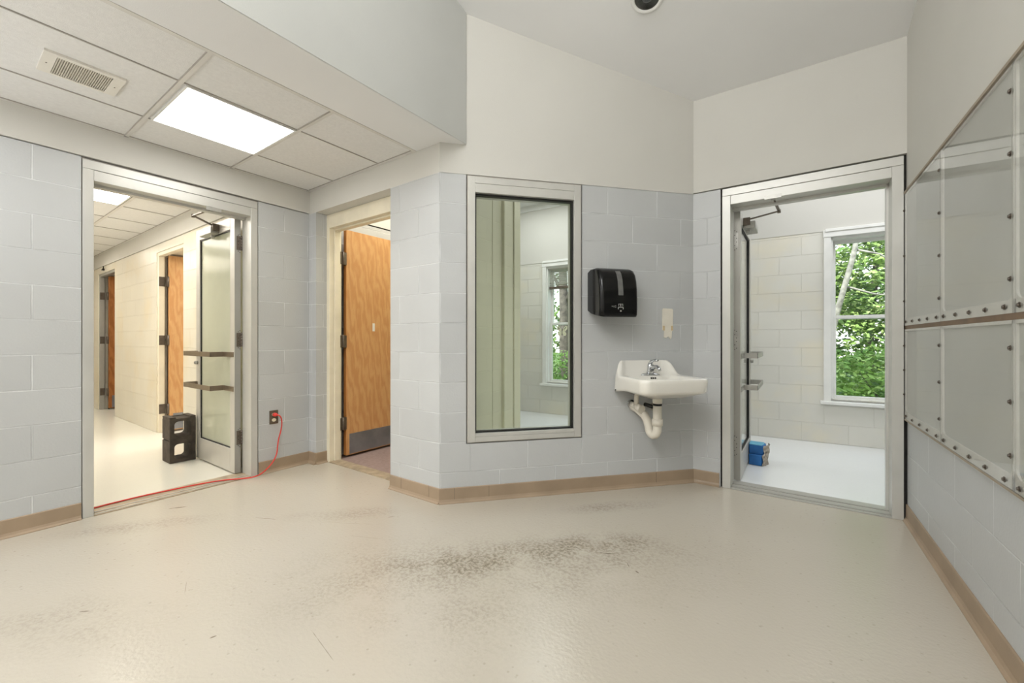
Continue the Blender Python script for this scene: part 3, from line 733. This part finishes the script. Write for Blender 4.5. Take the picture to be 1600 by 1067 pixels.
# ------------------------------------------------------------------ outside
b = MB(); b.box(-30, 30, 6.3, 40, -.6, -.3)
S('ground', b, M['grass'], 'green lawn outside the windows', 'ground')
def foliage_mesh(name, mat, parent, blobs, count, size, seed):
    rnd = random.Random(seed); bm = bmesh.new()
    for i in range(count):
        cx, cy, cz, rx, ry, rz = rnd.choice(blobs)
        while True:
            d = Vector((rnd.uniform(-1,1), rnd.uniform(-1,1), rnd.uniform(-1,1)))
            if .25 < d.length < 1: break
        d = d.normalized()*(d.length**.45)
        c = Vector((cx+d.x*rx, cy+d.y*ry, cz+d.z*rz))
        a = Vector((rnd.uniform(-1,1), rnd.uniform(-1,1), rnd.uniform(-.5,.5))).normalized()
        nn = (Vector((0,-.6,.8)) + Vector((rnd.uniform(-1,1), rnd.uniform(-1,1), rnd.uniform(-1,1)))*.8).normalized()
        bb_ = nn.cross(a).normalized()*size*.36*rnd.uniform(.7,1.2); a = a*size*.7*rnd.uniform(.7,1.3)
        v = [bm.verts.new(c-a), bm.verts.new(c+bb_-a*.1), bm.verts.new(c+a), bm.verts.new(c-bb_-a*.1)]
        bm.faces.new(v)
    root = parent; off = Vector((0,0,0))
    while root is not None: off += root.location; root = root.parent
    bmesh.ops.translate(bm, verts=bm.verts, vec=-off)
    me = bpy.data.meshes.new(name); bm.to_mesh(me); bm.free(); me.materials.append(mat)
    o = bpy.data.objects.new(name, me); COL.objects.link(o); o.parent = parent; return o
def tree(x, y, label, bark, leafmat, trunk, branches, blobs, count, size, seed, name='tree', cat='tree', group='trees outside the windows', r=.1):
    t = thing(name, (x, y, -.3), label, cat, group)
    b = MB(); b.tube([(x+p[0], y+p[1], p[2]) for p in trunk], [r*(1-.55*i/(len(trunk)-1)) for i in range(len(trunk))], 10)
    for br in branches: b.tube([(x+p[0], y+p[1], p[2]) for p in br], [r*.35*(1-.7*i/(len(br)-1)) for i in range(len(br))], 7)
    b.build('trunk', bark, t)
    foliage_mesh('foliage', leafmat, t, [(x+q[0], y+q[1], q[2], q[3], q[4], q[5]) for q in blobs], count, size, seed)
tree(.45, 8.3, 'leafy tree with a pale leaning trunk filling the right window', M['barkpale'], M['leaf'],
     [(-.30,-.55,-.3),(-.16,-.55,.8),(.0,-.6,1.6),(.16,-.65,2.3),(.3,-.6,3.2),(.4,-.4,4.2)],
     [[(.05,-.55,1.9),(.4,-.6,1.75),(.8,-.5,1.7)],[(.2,-.6,2.4),(.45,-.65,2.3),(.75,-.65,2.0)],[(-.05,-.5,1.2),(-.3,-.6,2.0),(-.5,-.5,2.6)]],
     [(0,.1,2.7,1.05,.55,.9),(.5,0,1.9,.9,.5,.7),(-.5,.1,1.7,.7,.5,.7),(.2,0,3.6,1.0,.6,.7),(.3,0,1.1,1.1,.5,.5)], 11000, .075, 1, r=.05)
tree(.9, 6.95, 'bright low shrub below the right window view', M['bark'], M['leafbright'],
     [(0,0,-.3),(0,0,.3),(.05,0,.7)], [[(0,0,.2),(-.3,-.1,.7)],[(0,0,.2),(.35,0,.8)]],
     [(-.6,.1,.5,.6,.35,.5),(.2,.1,.55,.7,.38,.6),(.9,.1,.6,.6,.35,.6),(-.3,.0,.15,1.0,.4,.4)], 5200, .06, 2, 'shrub', 'shrub', 'shrubs outside the windows', .03)
tree(-1.9, 8.6, 'dense dark tree standing between the two window views', M['bark'], M['leafdark'],
     [(0,0,-.3),(.05,0,1.2),(.1,0,3)], [[(0,0,1),(.4,0,1.8)],[(0,0,1.2),(-.4,0,2)]],
     [(0,0,2.0,.95,.8,1.2),(-.1,.2,3.4,.95,.9,1.2),(.2,.2,1.0,.8,.8,.9)], 4200, .12, 3)
tree(3.3, 8.6, 'broad tree to the right of the leaning one', M['bark'], M['leaf'],
     [(0,0,-.3),(-.05,0,1.2),(.1,0,3.2)], [[(0,0,1),(.5,0,1.8)],[(0,0,1.2),(-.5,0,2)]],
     [(0,0,1.6,1.3,.8,1.6),(-.2,.1,2.6,1.2,.9,1.3),(.3,.2,3.6,1.2,.9,1.2)], 5000, .12, 4)
tree(1.2, 11.2, 'tall dark background tree farthest behind the right window', M['bark'], M['leafdark'],
     [(0,0,-.3),(-.05,0,1.2),(.1,0,3.2)], [[(0,0,1),(.5,0,1.8)],[(0,0,1.2),(-.5,0,2)]],
     [(0,0,1.0,2.4,1.2,1.4),(-.2,.1,2.8,2.2,1.2,1.3),(.3,.2,4.3,2.0,1.2,1.2)], 9000, .13, 7)
tree(-4.36, 8.3, 'thick grey trunked tree seen through the distant left window', M['bark'], M['leaf'],
     [(0,0,-.3),(0,0,.8),(-.02,0,1.8),(-.06,0,2.8),(-.1,0,4.4)], [[(0,0,1.9),(.4,-.1,2.6),(.7,0,3.2)],[(0,0,2.1),(-.5,0,2.9)]],
     [(.75,.3,2.6,.6,.45,1.0),(.6,.35,1.6,.5,.35,.6),(-1.0,.2,2.6,.7,.5,1.1),(0,.35,3.8,1.2,.6,.7),(-.7,.3,1.4,.6,.35,.7),(1.0,.3,1.9,.3,.3,.9)], 5200, .09, 5, r=.15)
tree(-4.2, 7.15, 'bright green shrub at the foot of the grey trunk', M['bark'], M['leafbright'],
     [(0,0,-.3),(0,0,.2),(.02,0,.5)], [[(0,0,.1),(-.3,-.1,.5)],[(0,0,.1),(.35,0,.6)]],
     [(-.4,.1,.35,.7,.4,.5),(.4,.1,.4,.7,.4,.5),(1.0,.1,.45,.5,.4,.5)], 4200, .06, 6, 'shrub', 'shrub', 'shrubs outside the windows', .03)

# ------------------------------------------------------------------ right wall clear panels
ZP = [(.622, 1.168), (1.190, 1.992)]
SP = [(-.005, .706), (.712, 1.448), (1.454, 2.18)]
colw = ['nearest the right doorway', 'in the middle of the row', 'at the photo\'s right edge']
for r_, (z0, z1) in enumerate(ZP):
    for c_, (s0, s1) in enumerate(SP):
        t = thing('clear_wall_panel', RW((s0+s1)/2, 0, z0), ('lower' if r_ == 0 else 'upper') + ' clear plastic sheet bolted to the right wall, ' + colw[c_], 'wall panel', 'clear plastic sheets on the right wall')
        bw = .012 if c_ == 0 else .02
        b = MB(RW); hb = .045
        lo = hb; up = .012 if r_ == 0 else .008
        b.box(s0, s1, .003, .010, z0, z0+lo); b.box(s0, s1, .003, .010, z1-up, z1)
        b.box(s0, s0+(.01 if c_ == 0 else .012), .003, .010, z0, z1); b.box(s1-.012, s1, .003, .010, z0, z1)
        # rounded inner corners
        for (cs, cz, sx, sz) in ((s0+.012, z0+lo, 1, 1), (s1-.012, z0+lo, -1, 1)):
            pts = [(cs, cz)] + [(cs+sx*.03*(1-math.sin(a)), cz+sz*.03*(1-math.cos(a))) for a in [math.pi/2*i/6 for i in range(7)]]
            b.prism(pts, .003, .0095, RW, 'n')
        b.build('border_strip', M['whitestrip'], t, bevel=.001)
        MB(RW).box(s0, s1, .001, .0028, z0, z1).build('backing_board', M['backing'], t)
        MB(RW).box(s0, s1, .011, .015, z0, z1).build('plastic_sheet', M['acryl'], t)
        pts = []
        k = 5
        for i in range(k): pts.append((s0+.05+(s1-s0-.1)*i/(k-1), z0+.022))
        nz_ = 3 if r_ == 0 else 4
        for i in range(nz_):
            pts.append((s1-.006, z0+.11+(z1-z0-.2)*i/(nz_-1)))
        if c_ == 0:
            for i in range(3): pts.append((s0+.008, z0+.15+(z1-z0-.25)*i/2))
        for (s, z) in pts:
            b = MB(RW); b.tube([RW(s,.015,z), RW(s,.0165,z)], .0095, 14)
            b.tube([RW(s,.0165,z), RW(s,.021,z)], .0058, 6)
            b.build('bolt', M['hinge'], t)
b = MB(RW); b.box(-.02, 6.0, 0, .018, 1.994, 2.006)
S('trim_4', b, M['trimtan'], 'thin tan wooden ledge above the clear panels', 'trim')
b = MB(RW); b.box(-.01, 6.0, 0, .010, 1.168, 1.190); b.mi = 1; b.box(-.01, 6.0, 0, .013, .612, .620)
S('trim_5', b, [M['trimbrown'], M['trimtan']], 'brown wooden strips between and below the clear panels', 'trim')

# ------------------------------------------------------------------ paper towel dispenser
pd = thing('paper_towel_dispenser', MW(1.21, 0, 1.26), 'glossy black paper towel dispenser on the angled wall above the sink', 'dispenser')
prof = [(0,1.60),(.05,1.614),(.12,1.61),(.165,1.592),(.195,1.558),(.212,1.51),(.222,1.45),(.226,1.38),(.226,1.31),(.222,1.275),(.212,1.262),(.17,1.268),(.12,1.276),(.07,1.285),(.03,1.30),(0,1.312)]
sA, sB = 1.068, 1.352
loops = []
def sc_(q, k, kz): return [((p[0])*k, 1.44+(p[1]-1.44)*kz) for p in q]
nb = 8
cols = []
for i in range(nb+1):
    th_ = math.pi/2*(1-i/nb); cols.append((sA + .03*(1-math.cos(math.pi/2*i/nb)) , 1-.13*(1-math.sin(math.pi/2*i/nb)), 1-.06*(1-math.sin(math.pi/2*i/nb))))
for i in range(nb, -1, -1):
    cols.append((sB - .03*(1-math.cos(math.pi/2*i/nb)), 1-.13*(1-math.sin(math.pi/2*i/nb)), 1-.06*(1-math.sin(math.pi/2*i/nb))))
cols = [(s, k, kz) for (s, k, kz) in cols]
L = []
for (s, k, kz) in cols:
    arch = 0.012*math.sin(math.pi*min(1,max(0,(s-sA-.06)/(sB-sA-.12))))
    L.append([MW(s, p[0], p[1] + (arch if (p[1] < 1.30 and p[0] > .1) else 0)) for p in sc_(prof, k, kz)])
body = MB(MW).loft(L).build('cover', M['dispblack'], pd)
def onfront(z):
    best = .226
    P_ = prof[2:11]
    for a, c in zip(P_, P_[1:]):
        if c[1] <= z <= a[1]: best = a[0] + (c[0]-a[0])*(a[1]-z)/max(1e-6, a[1]-c[1])
    return best
b = MB(MW); zz = [1.585-.0125*i for i in range(15)]
L = [[MW(1.198, onfront(z)+.0012, z), MW(1.235, onfront(z)+.0012, z), MW(1.235, onfront(z)-.004, z), MW(1.198, onfront(z)-.004, z)] for z in zz]
b.loft(L, smooth=False).build('sight_window', M['dispgrey'], body)
b = MB(MW)
def ic(s0, s1, z0, z1): b.box(s0, s1, .224, .2275, z0, z1)
cx_ = 1.214
ic(cx_-.016, cx_-.008, 1.348, 1.351); ic(cx_+.008, cx_+.016, 1.348, 1.351); ic(cx_-.016, cx_-.014, 1.335, 1.351); ic(cx_+.014, cx_+.016, 1.335, 1.351)
ic(cx_-.002, cx_+.002, 1.334, 1.352); ic(cx_-.018, cx_+.018, 1.326, 1.329); ic(cx_-.020, cx_-.017, 1.314, 1.327); ic(cx_+.017, cx_+.020, 1.314, 1.327)
ic(cx_-.066, cx_-.062, 1.331, 1.336); ic(cx_-.052, cx_-.050, 1.326, 1.338); ic(cx_-.042, cx_-.034, 1.336, 1.338); ic(cx_-.042, cx_-.034, 1.326, 1.328)
b.build('printed_icons', M['icon'], body)
b = MB(MW); b.tube([MW(cx_, .224, 1.302), MW(cx_, .229, 1.302)], .0055, 14); b.build('lock_button', M['steel'], body)
b = MB(MW); b.box(1.14, 1.28, .10, .19, 1.270, 1.276); b.build('outlet_slot', M['whitestrip'], pd)

# soap dispenser mounting plate
b = MB(MW); s0, s1 = 1.674, 1.768
b.prism([(s0,1.335),(s0+.01,1.345),(s1-.01,1.343),(s1,1.333),(s1-.003,1.225),(s1,1.175),(s1-.01,1.17),(s1-.012,1.125),(s1-.022,1.108),(s1-.045,1.13),(s0+.035,1.118),(s0+.014,1.122),(s0+.016,1.175),(s0,1.18)], 0, .006, MW, 'n')
mp_ = b.build('wall_mount_plate', M['pvc'], None, label='white backing plate left on the wall above the right end of the sink', category='wall plate', bevel=.0015, origin=tuple(MW(1.72,0,1.11)))
for s in (s0+.004, s1-.020): MB(MW).box(s, s+.016, .006, .0085, 1.176, 1.212).build('adhesive_tab', M['frame_tan'], mp_)

# ------------------------------------------------------------------ sink
sk = thing('wall_sink', MW(1.50, 0, .45), 'white wall hung porcelain sink with chrome tap below the dispenser', 'sink')
S0, S1, ND = 1.252, 1.752, .455
def rrect(i0, i1, n0, n1, r, k=9, m=9):
    pts = []
    for (cx, cy, a0) in ((i1-r, n1-r, 0), (i0+r, n1-r, 90), (i0+r, n0+r, 180), (i1-r, n0+r, 270)):
        for j in range(k+1): a = math.radians(a0 + 90*j/k); pts.append((cx+r*math.cos(a), cy+r*math.sin(a)))
    out = []; K = k+1
    for q in range(4):
        seg_ = pts[q*K:(q+1)*K]; nx = pts[((q+1)*K) % (4*K)]; out += seg_
        for j in range(1, m): out.append((seg_[-1][0]+(nx[0]-seg_[-1][0])*j/m, seg_[-1][1]+(nx[1]-seg_[-1][1])*j/m))
    return out
def ztop(s, n):
    t_ = min(1, max(0, (.115-n)/.085)); t_ = t_*t_*(3-2*t_)
    return .848 + .104*t_
def nar(s, n, z):
    """the splash back is narrower than the bowl"""
    k_ = min(1, max(0, (z-.80)/.15)); t_ = min(1, max(0, (.13-n)/.10))
    return 1.502 + (s-1.502)*(1-.20*k_*t_)
def lp(ins, zf, r=.06, n0=0.0, bn=None):
    return [MW(nar(s, n, zf(s, n)), n, zf(s, n)) for (s, n) in rrect(S0+ins, S1-ins, n0, ND-ins, r)]
b = MB(MW)
L = []
L.append([MW(s, n, .700) for (s, n) in rrect(1.40, 1.62, .10, .30, .05)])
L.append([MW(s, n, .715) for (s, n) in rrect(1.36, 1.66, .03, .36, .06)])
L.append(lp(.03, lambda s,n: .742 + .0*n, .05))
L.append(lp(.010, lambda s,n: .750 - .03*max(0,1-n/.2)))
L.append(lp(.004, lambda s,n: .764 - .03*max(0,1-n/.2)))
L.append(lp(.0, lambda s,n: .82 if n > .1 else .84))
L.append(lp(.0, lambda s,n: ztop(s,n)-.012))
L.append(lp(.005, lambda s,n: ztop(s,n)-.003))
L.append(lp(.014, lambda s,n: ztop(s,n), .055, .004))
L.append([MW(nar(s, n, ztop(s, n)), n, ztop(s, max(n,.0))-.001) for (s, n) in rrect(S0+.03, S1-.03, .022, ND-.03, .05)])
def deck(s, n): return .848 if n > .05 else .852
L.append([MW(nar(s, n, .90), n, (.842 if n > .10 else .846)) for (s, n) in rrect(S0+.045, S1-.045, .045, ND-.045, .05)])
L.append([MW(s, n, .842) for (s, n) in rrect(S0+.05, S1-.05, .125, ND-.05, .06)])
L.append([MW(s, n, .80) for (s, n) in rrect(S0+.065, S1-.065, .14, ND-.062, .07)])
L.append([MW(s, n, .745) for (s, n) in rrect(S0+.11, S1-.11, .17, ND-.10, .07)])
L.append([MW(s, n, .722) for (s, n) in rrect(S0+.20, S1-.20, .24, ND-.17, .03)])
basin = b.loft(L).build('basin', M['porcelain'], sk)
b = MB(MW)
for i in (-1, 0, 1):
    MB(MW).tube([MW(1.52+i*.016, .128, .828), MW(1.52+i*.016, .136, .828)], .0055, 12).build('overflow_hole', M['black'], basin)
MB(MW).tube([MW(S0-.001, .07, .742), MW(S0+.004, .07, .742)], .005, 10).build('mounting_hole', M['black'], basin)
fc = thing  # (faucet is a part of the sink)
cx_, cn_ = 1.525, .085
b = MB(MW)
b.loft([[MW(cx_+a*math.cos(t_), cn_+bb_*math.sin(t_), z) for t_ in [2*math.pi*i/28 for i in range(28)]] for (a, bb_, z) in ((.078,.026,.844),(.078,.026,.850),(.060,.022,.857),(.030,.020,.862))])
b.loft([[MW(cx_-sh+a*math.cos(t_), cn_+bb_*math.sin(t_), z) for t_ in [2*math.pi*i/20 for i in range(20)]] for (a, bb_, z, sh) in ((.030,.024,.858,0),(.024,.022,.88,0),(.022,.021,.905,0),(.021,.020,.922,0),(.014,.014,.934,0))])
fa = b.build('faucet', M['chrome'], sk)
b = MB(MW); b.tube([MW(cx_, cn_+.01, .885), MW(cx_, cn_+.045, .908), MW(cx_, cn_+.085, .912), MW(cx_, cn_+.115, .900), MW(cx_, cn_+.122, .884)], [.018,.015,.013,.012,.011], 14); b.build('spout', M['chrome'], fa)
b = MB(MW); b.tube([MW(cx_, cn_, .930), MW(cx_, cn_+.01, .945), MW(cx_+.004, cn_+.045, .956), MW(cx_+.008, cn_+.085, .957)], [.015,.012,.008,.007], 12); b.build('lever_handle', M['chrome'], fa)
# drain and trap
b = MB(MW); sp_ = 1.51; nn_ = .20
b.tube([MW(sp_, nn_, .71), MW(sp_, nn_, .655)], [.034,.032], 20); b.build('drain_collar', M['pvc'], sk)
b = MB(MW); b.tube([MW(sp_, nn_, .652), MW(sp_, nn_, .640)], .031, 20); b.build('slip_nut', M['black'], sk)
b = MB(MW)
pts = [MW(sp_, nn_, .65), MW(sp_, nn_, .52), MW(sp_, nn_, .50)]
for i in range(1, 9):
    a = math.pi*i/8; pts.append(MW(sp_-.012*(1-math.cos(a)), nn_-.036*(1-math.cos(a)), .475-.05*math.sin(a)))
pts += [MW(sp_-.03, nn_-.082, .52), MW(sp_-.045, nn_-.10, .56), MW(sp_-.07, .05, .595), MW(sp_-.085, .0, .605)]
b.tube(pts, .030, 18); b.tube([MW(sp_, nn_, .545), MW(sp_, nn_, .498)], .037, 20); b.tube([MW(sp_-.005, nn_-.03, .445), MW(sp_-.005, nn_-.03, .42)], .018, 14)
b.build('trap_pipe', M['pvc'], sk)
b = MB(MW); b.tube([MW(1.415, .0, .625), MW(1.415, .01, .625)], .032, 20); b.build('escutcheon', M['chrome'], sk)
b = MB(MW); b.tube([MW(1.415,.01,.622), MW(1.425,.06,.618)], .022, 16); b.tube([MW(1.425,.05,.618), MW(1.435,.12,.60)], [.026,.031], 18); b.tube([MW(1.42,.07,.63), MW(1.42,.07,.73)], .017, 14)
b.build('supply_valve', M['pvc'], sk)
b = MB(MW); b.tube([MW(1.60,.0,.60), MW(1.60,.05,.60)], .03, 18); b.tube([MW(1.60,.05,.60), MW(1.59,.09,.72)], .012, 12)
b.build('supply_valve', M['pvc'], sk)
b = MB(MW); b.tube([MW(1.47,.10,.635), MW(1.50,.17,.625)], .014, 12); b.build('drain_rod', M['black'], sk)

# ------------------------------------------------------------------ outlet and cord
ou = thing('wall_outlet', LW(1.693, 0, .455), 'bronze double outlet plate with an ivory socket on the left wall', 'outlet')
b = MB(LW); b.box(1.658, 1.728, 0, .005, .398, .512); b.build('cover_plate', M['outlet'], ou, bevel=.0015)
b = MB(LW)
for z in (.478, .432): b.loft([[LW(1.693+.017*math.cos(a), n, z+.014*math.sin(a)) for a in [2*math.pi*i/20 for i in range(20)]] for n in (.004, .009)])
b.build('socket', M['socket'], ou)
cordp = [(.045,1.697,.478),(.062,1.712,.47),(.060,1.728,.44),(.045,1.738,.39),(.032,1.735,.33),(.026,1.722,.27),(.028,1.712,.21),(.036,1.700,.15),(.05,1.665,.095),(.062,1.61,.05),(.066,1.56,.022),(.06,1.50,.012)]
fl_ = [(.035,1.44,.014),(-.03,1.36,.014),(-.075,1.26,.014),(-.10,1.15,.014),(-.125,1.0,.013),(-.14,.86,.013),(-.14,.72,.012),(-.13,.62,.012),(-.17,.52,.010),(-.26,.42,.008),(-.45,.30,.006),(-.8,.2,.006)]
ctrl = [Vector((XL+a, y, z)) for (a, y, z) in cordp+fl_]
def catmull(P, k=6):
    out = []
    for i in range(len(P)-1):
        p0, p1, p2, p3 = P[max(i-1,0)], P[i], P[i+1], P[min(i+2,len(P)-1)]
        for j in range(k):
            t = j/k; out.append(.5*((2*p1)+(p2-p0)*t+(2*p0-5*p1+4*p2-p3)*t*t+(3*p1-p0-3*p2+p3)*t**3))
    out.append(P[-1]); return out
co = thing('extension_cord', (XL+.05, 1.6, 0), 'red extension cord plugged into the outlet and trailing across the left doorway', 'cord')
MB().tube(catmull(ctrl), .0048, 8).build('cable', M['red'], co)
b = MB(LW); b.tube([LW(1.693,.010,.478), LW(1.694,.03,.478), LW(1.698,.05,.477)], [.016,.016,.009], 14); b.build('plug', M['red'], co)

# ------------------------------------------------------------------ concrete block door stop, standing on end
cb = MB()
x0, x1, y0, y1, zh = -4.79, -4.596, 1.258, 1.452, .395
fo_ = F((x1, y0), (x1, y1), (1, 0))    # s = y from y0, n = +x toward the room
wv = y1-y0; dep = x1-x0
def hole(zc, hw, hz, r=.03, k=5):
    pts = []
    for (cx, cy, a0) in ((wv/2+hw-r, zc+hz-r, 0), (wv/2-hw+r, zc+hz-r, 90), (wv/2-hw+r, zc-hz+r, 180), (wv/2+hw-r, zc-hz+r, 270)):
        for j in range(k+1): a = math.radians(a0+90*j/k); pts.append((cx+r*math.cos(a), cy+r*math.sin(a)))
    return pts
for (za, zb_) in ((0, zh/2), (zh/2, zh)):
    zc = (za+zb_)/2; hl = hole(zc + (.004 if za > 0 else -.002), .062, .068)
    # outer ring points matched to hole points
    outer = []
    for (s, z) in hl:
        dx_, dz_ = s-wv/2, z-zc; k_ = min((wv/2)/max(1e-6,abs(dx_)), (zh/4)/max(1e-6,abs(dz_))); outer.append((wv/2+dx_*k_, zc+dz_*k_))
    R = []
    for (pts, n) in ((outer, -dep), (outer, 0), (hl, 0), (hl, -dep)): R.append([fo_(s, n, z) for (s, z) in pts])
    cb.loft(R + [R[0]], False, False, smooth=False)
# sash grooves and end ribs on top
for (a, c) in ((0, .045), (.15, wv)): cb.box(a, c, -dep, 0, zh-.001, zh+.014, fo_)
cb.box(.045, .15, -dep, -dep+.03, zh-.001, zh+.006, fo_)
for q in ((0, .03), (wv-.03, wv)): cb.box(q[0], q[1], -.001, .004, 0.0, zh, fo_)
cbo = cb.build('concrete_block', M['conc'], None, label='dark stained hollow concrete block on end propping the frosted glass door', category='concrete block', origin=((x0+x1)/2,(y0+y1)/2,0), bevel=.004)

bb2 = MB(); rnd = random.Random(3)
f2 = F((-.385, 4.215), (-.285, 4.205), (0, -1))
b = MB(); 
b.prism([(-.382,4.212),(-.285,4.20),(-.262,4.25),(-.25,4.30),(-.262,4.37),(-.382,4.375)], 0, .092, axis='z')
b.prism([(-.382,4.235),(-.272,4.228),(-.255,4.30),(-.262,4.37),(-.382,4.375)], .092, .172, axis='z')
bo = b.build('broken_block', M['blue'], None, label='broken blue painted concrete block on the floor against the right door', category='concrete block', origin=(-.32,4.29,0), bevel=.006)
b = MB(); b.prism([(-.382,4.236),(-.285,4.229),(-.268,4.30),(-.275,4.37),(-.382,4.374)], .1715, .178, axis='z'); b.build('lighter_top', M['bluetop'], bo, bevel=.002)  # thin top slab in a lighter blue than the block
b = MB()
rows = []
for i in range(9):
    z = .0 + .176*i/8; row = []
    for j in range(9):
        t = j/8; px = -.287 + .035*math.sin(math.pi*min(1,t*1.1)*.8) + (.012 if z > .092 else 0); py = 4.198 + .03*(1 if z > .092 else 0)*(1-t) + .175*t
        row.append(Vector((px+rnd.uniform(-.008,.010)+.008, py+rnd.uniform(-.005,.005), z)))
    rows.append(row)
R = [[b.bm.verts.new(p) for p in r] for r in rows]
for i in range(8):
    for j in range(8): b.bm.faces.new((R[i][j], R[i][j+1], R[i+1][j+1], R[i+1][j]))
b.build('broken_face', M['rubble'], bo)

# ------------------------------------------------------------------ light
def area(name, loc, rot, sx, sy, power, col=(1,1,1)):
    l = bpy.data.lights.new(name, 'AREA'); l.shape = 'RECTANGLE'; l.size = sx; l.size_y = sy; l.energy = power; l.color = col
    o = bpy.data.objects.new(name, l); COL.objects.link(o); o.location = loc; o.rotation_euler = rot; return o
area('room_fill', (-.7, -1.6, 3.9), (math.radians(22), 0, 0), 2.0, 1.6, 84, (.99, .995, 1))  # added fill light high behind the camera, no visible source
area('up_fill', (-.7, -1.3, 2.5), (math.radians(180), 0, 0), 1.6, 1.6, 72, (.97, .975, 1))  # added upward fill to brighten the sloped ceiling
area('bay_up_fill', (-2.7, -1.5, 1.3), (math.radians(180), 0, 0), 1.0, 1.4, 26, (.96, .97, 1))  # added upward fill to brighten the tiled bay ceiling
area('hall_up_fill', (-6.0, -.35, 1.2), (math.radians(180), 0, 0), 2.0, .4, 12, (.98, .97, 1))  # added upward fill for the hallway ceiling
area('bay_fill', (-2.9, -.9, 2.40), (0, 0, 0), 1.0, 1.8, 22, (1, 1, 1))  # added unseen fill under the bay ceiling behind the camera
area('hall_lamp', (-5.6, .4, 2.40), (0, 0, 0), 2.2, 1.2, 40, (1, .95, .88))
area('hall_lamp', (-8.3, .4, 2.40), (0, 0, 0), 1.6, 1.2, 16, (1, .91, .79))
area('back_room_fill', (.9, 4.6, 3.12), (0, 0, 0), 2.4, 1.2, 34, (.97, .98, 1))  # added unseen fill to brighten the back room
area('back_room_fill', (-2.6, 4.5, 3.12), (0, 0, 0), 2.0, 1.0, 30, (.97, .98, 1))  # second added fill, left part of the back room
area('carpet_room_lamp', (-3.0, 2.8, 2.98), (0, 0, 0), .6, .8, 16, (1, .96, .9))
area('side_room_lamp', (-5.8, 3.0, 2.78), (0, 0, 0), 1.2, 1.2, 45, (1, .97, .93))
sun = bpy.data.lights.new('sun', 'SUN'); sun.energy = 6.0; sun.angle = .03; sun.color = (1, .97, .9)
so = bpy.data.objects.new('sun', sun); COL.objects.link(so); so.rotation_euler = (math.radians(38), 0, math.radians(-12))
w = bpy.data.worlds.new('World'); SC.world = w; w.use_nodes = True
t = w.node_tree; bg = t.nodes['Background']
tc = N(t, 'ShaderNodeTexCoord'); sp = N(t, 'ShaderNodeSeparateXYZ'); t.links.new(tc.outputs['Generated'], sp.inputs[0])
c = ramp(t, sp.outputs['Z'], 0.0, 0.6, (1,1,1,1), srgb(205,222,245))
t.links.new(c, bg.inputs[0]); bg.inputs[1].default_value = 2.6

# ------------------------------------------------------------------ camera
cam = bpy.data.cameras.new('camera'); cam.sensor_width = 36; cam.lens = 645/1600*36; cam.shift_y = -2.5/1600; cam.clip_start = .02
co_ = bpy.data.objects.new('camera', cam); COL.objects.link(co_); co_.location = (0, 0, 1.104)
co_.rotation_euler = (math.radians(90), 0, math.radians(35.02)); SC.camera = co_
SC.view_settings.view_transform = 'Standard'; SC.view_settings.look = 'None'; SC.view_settings.exposure = 0.0
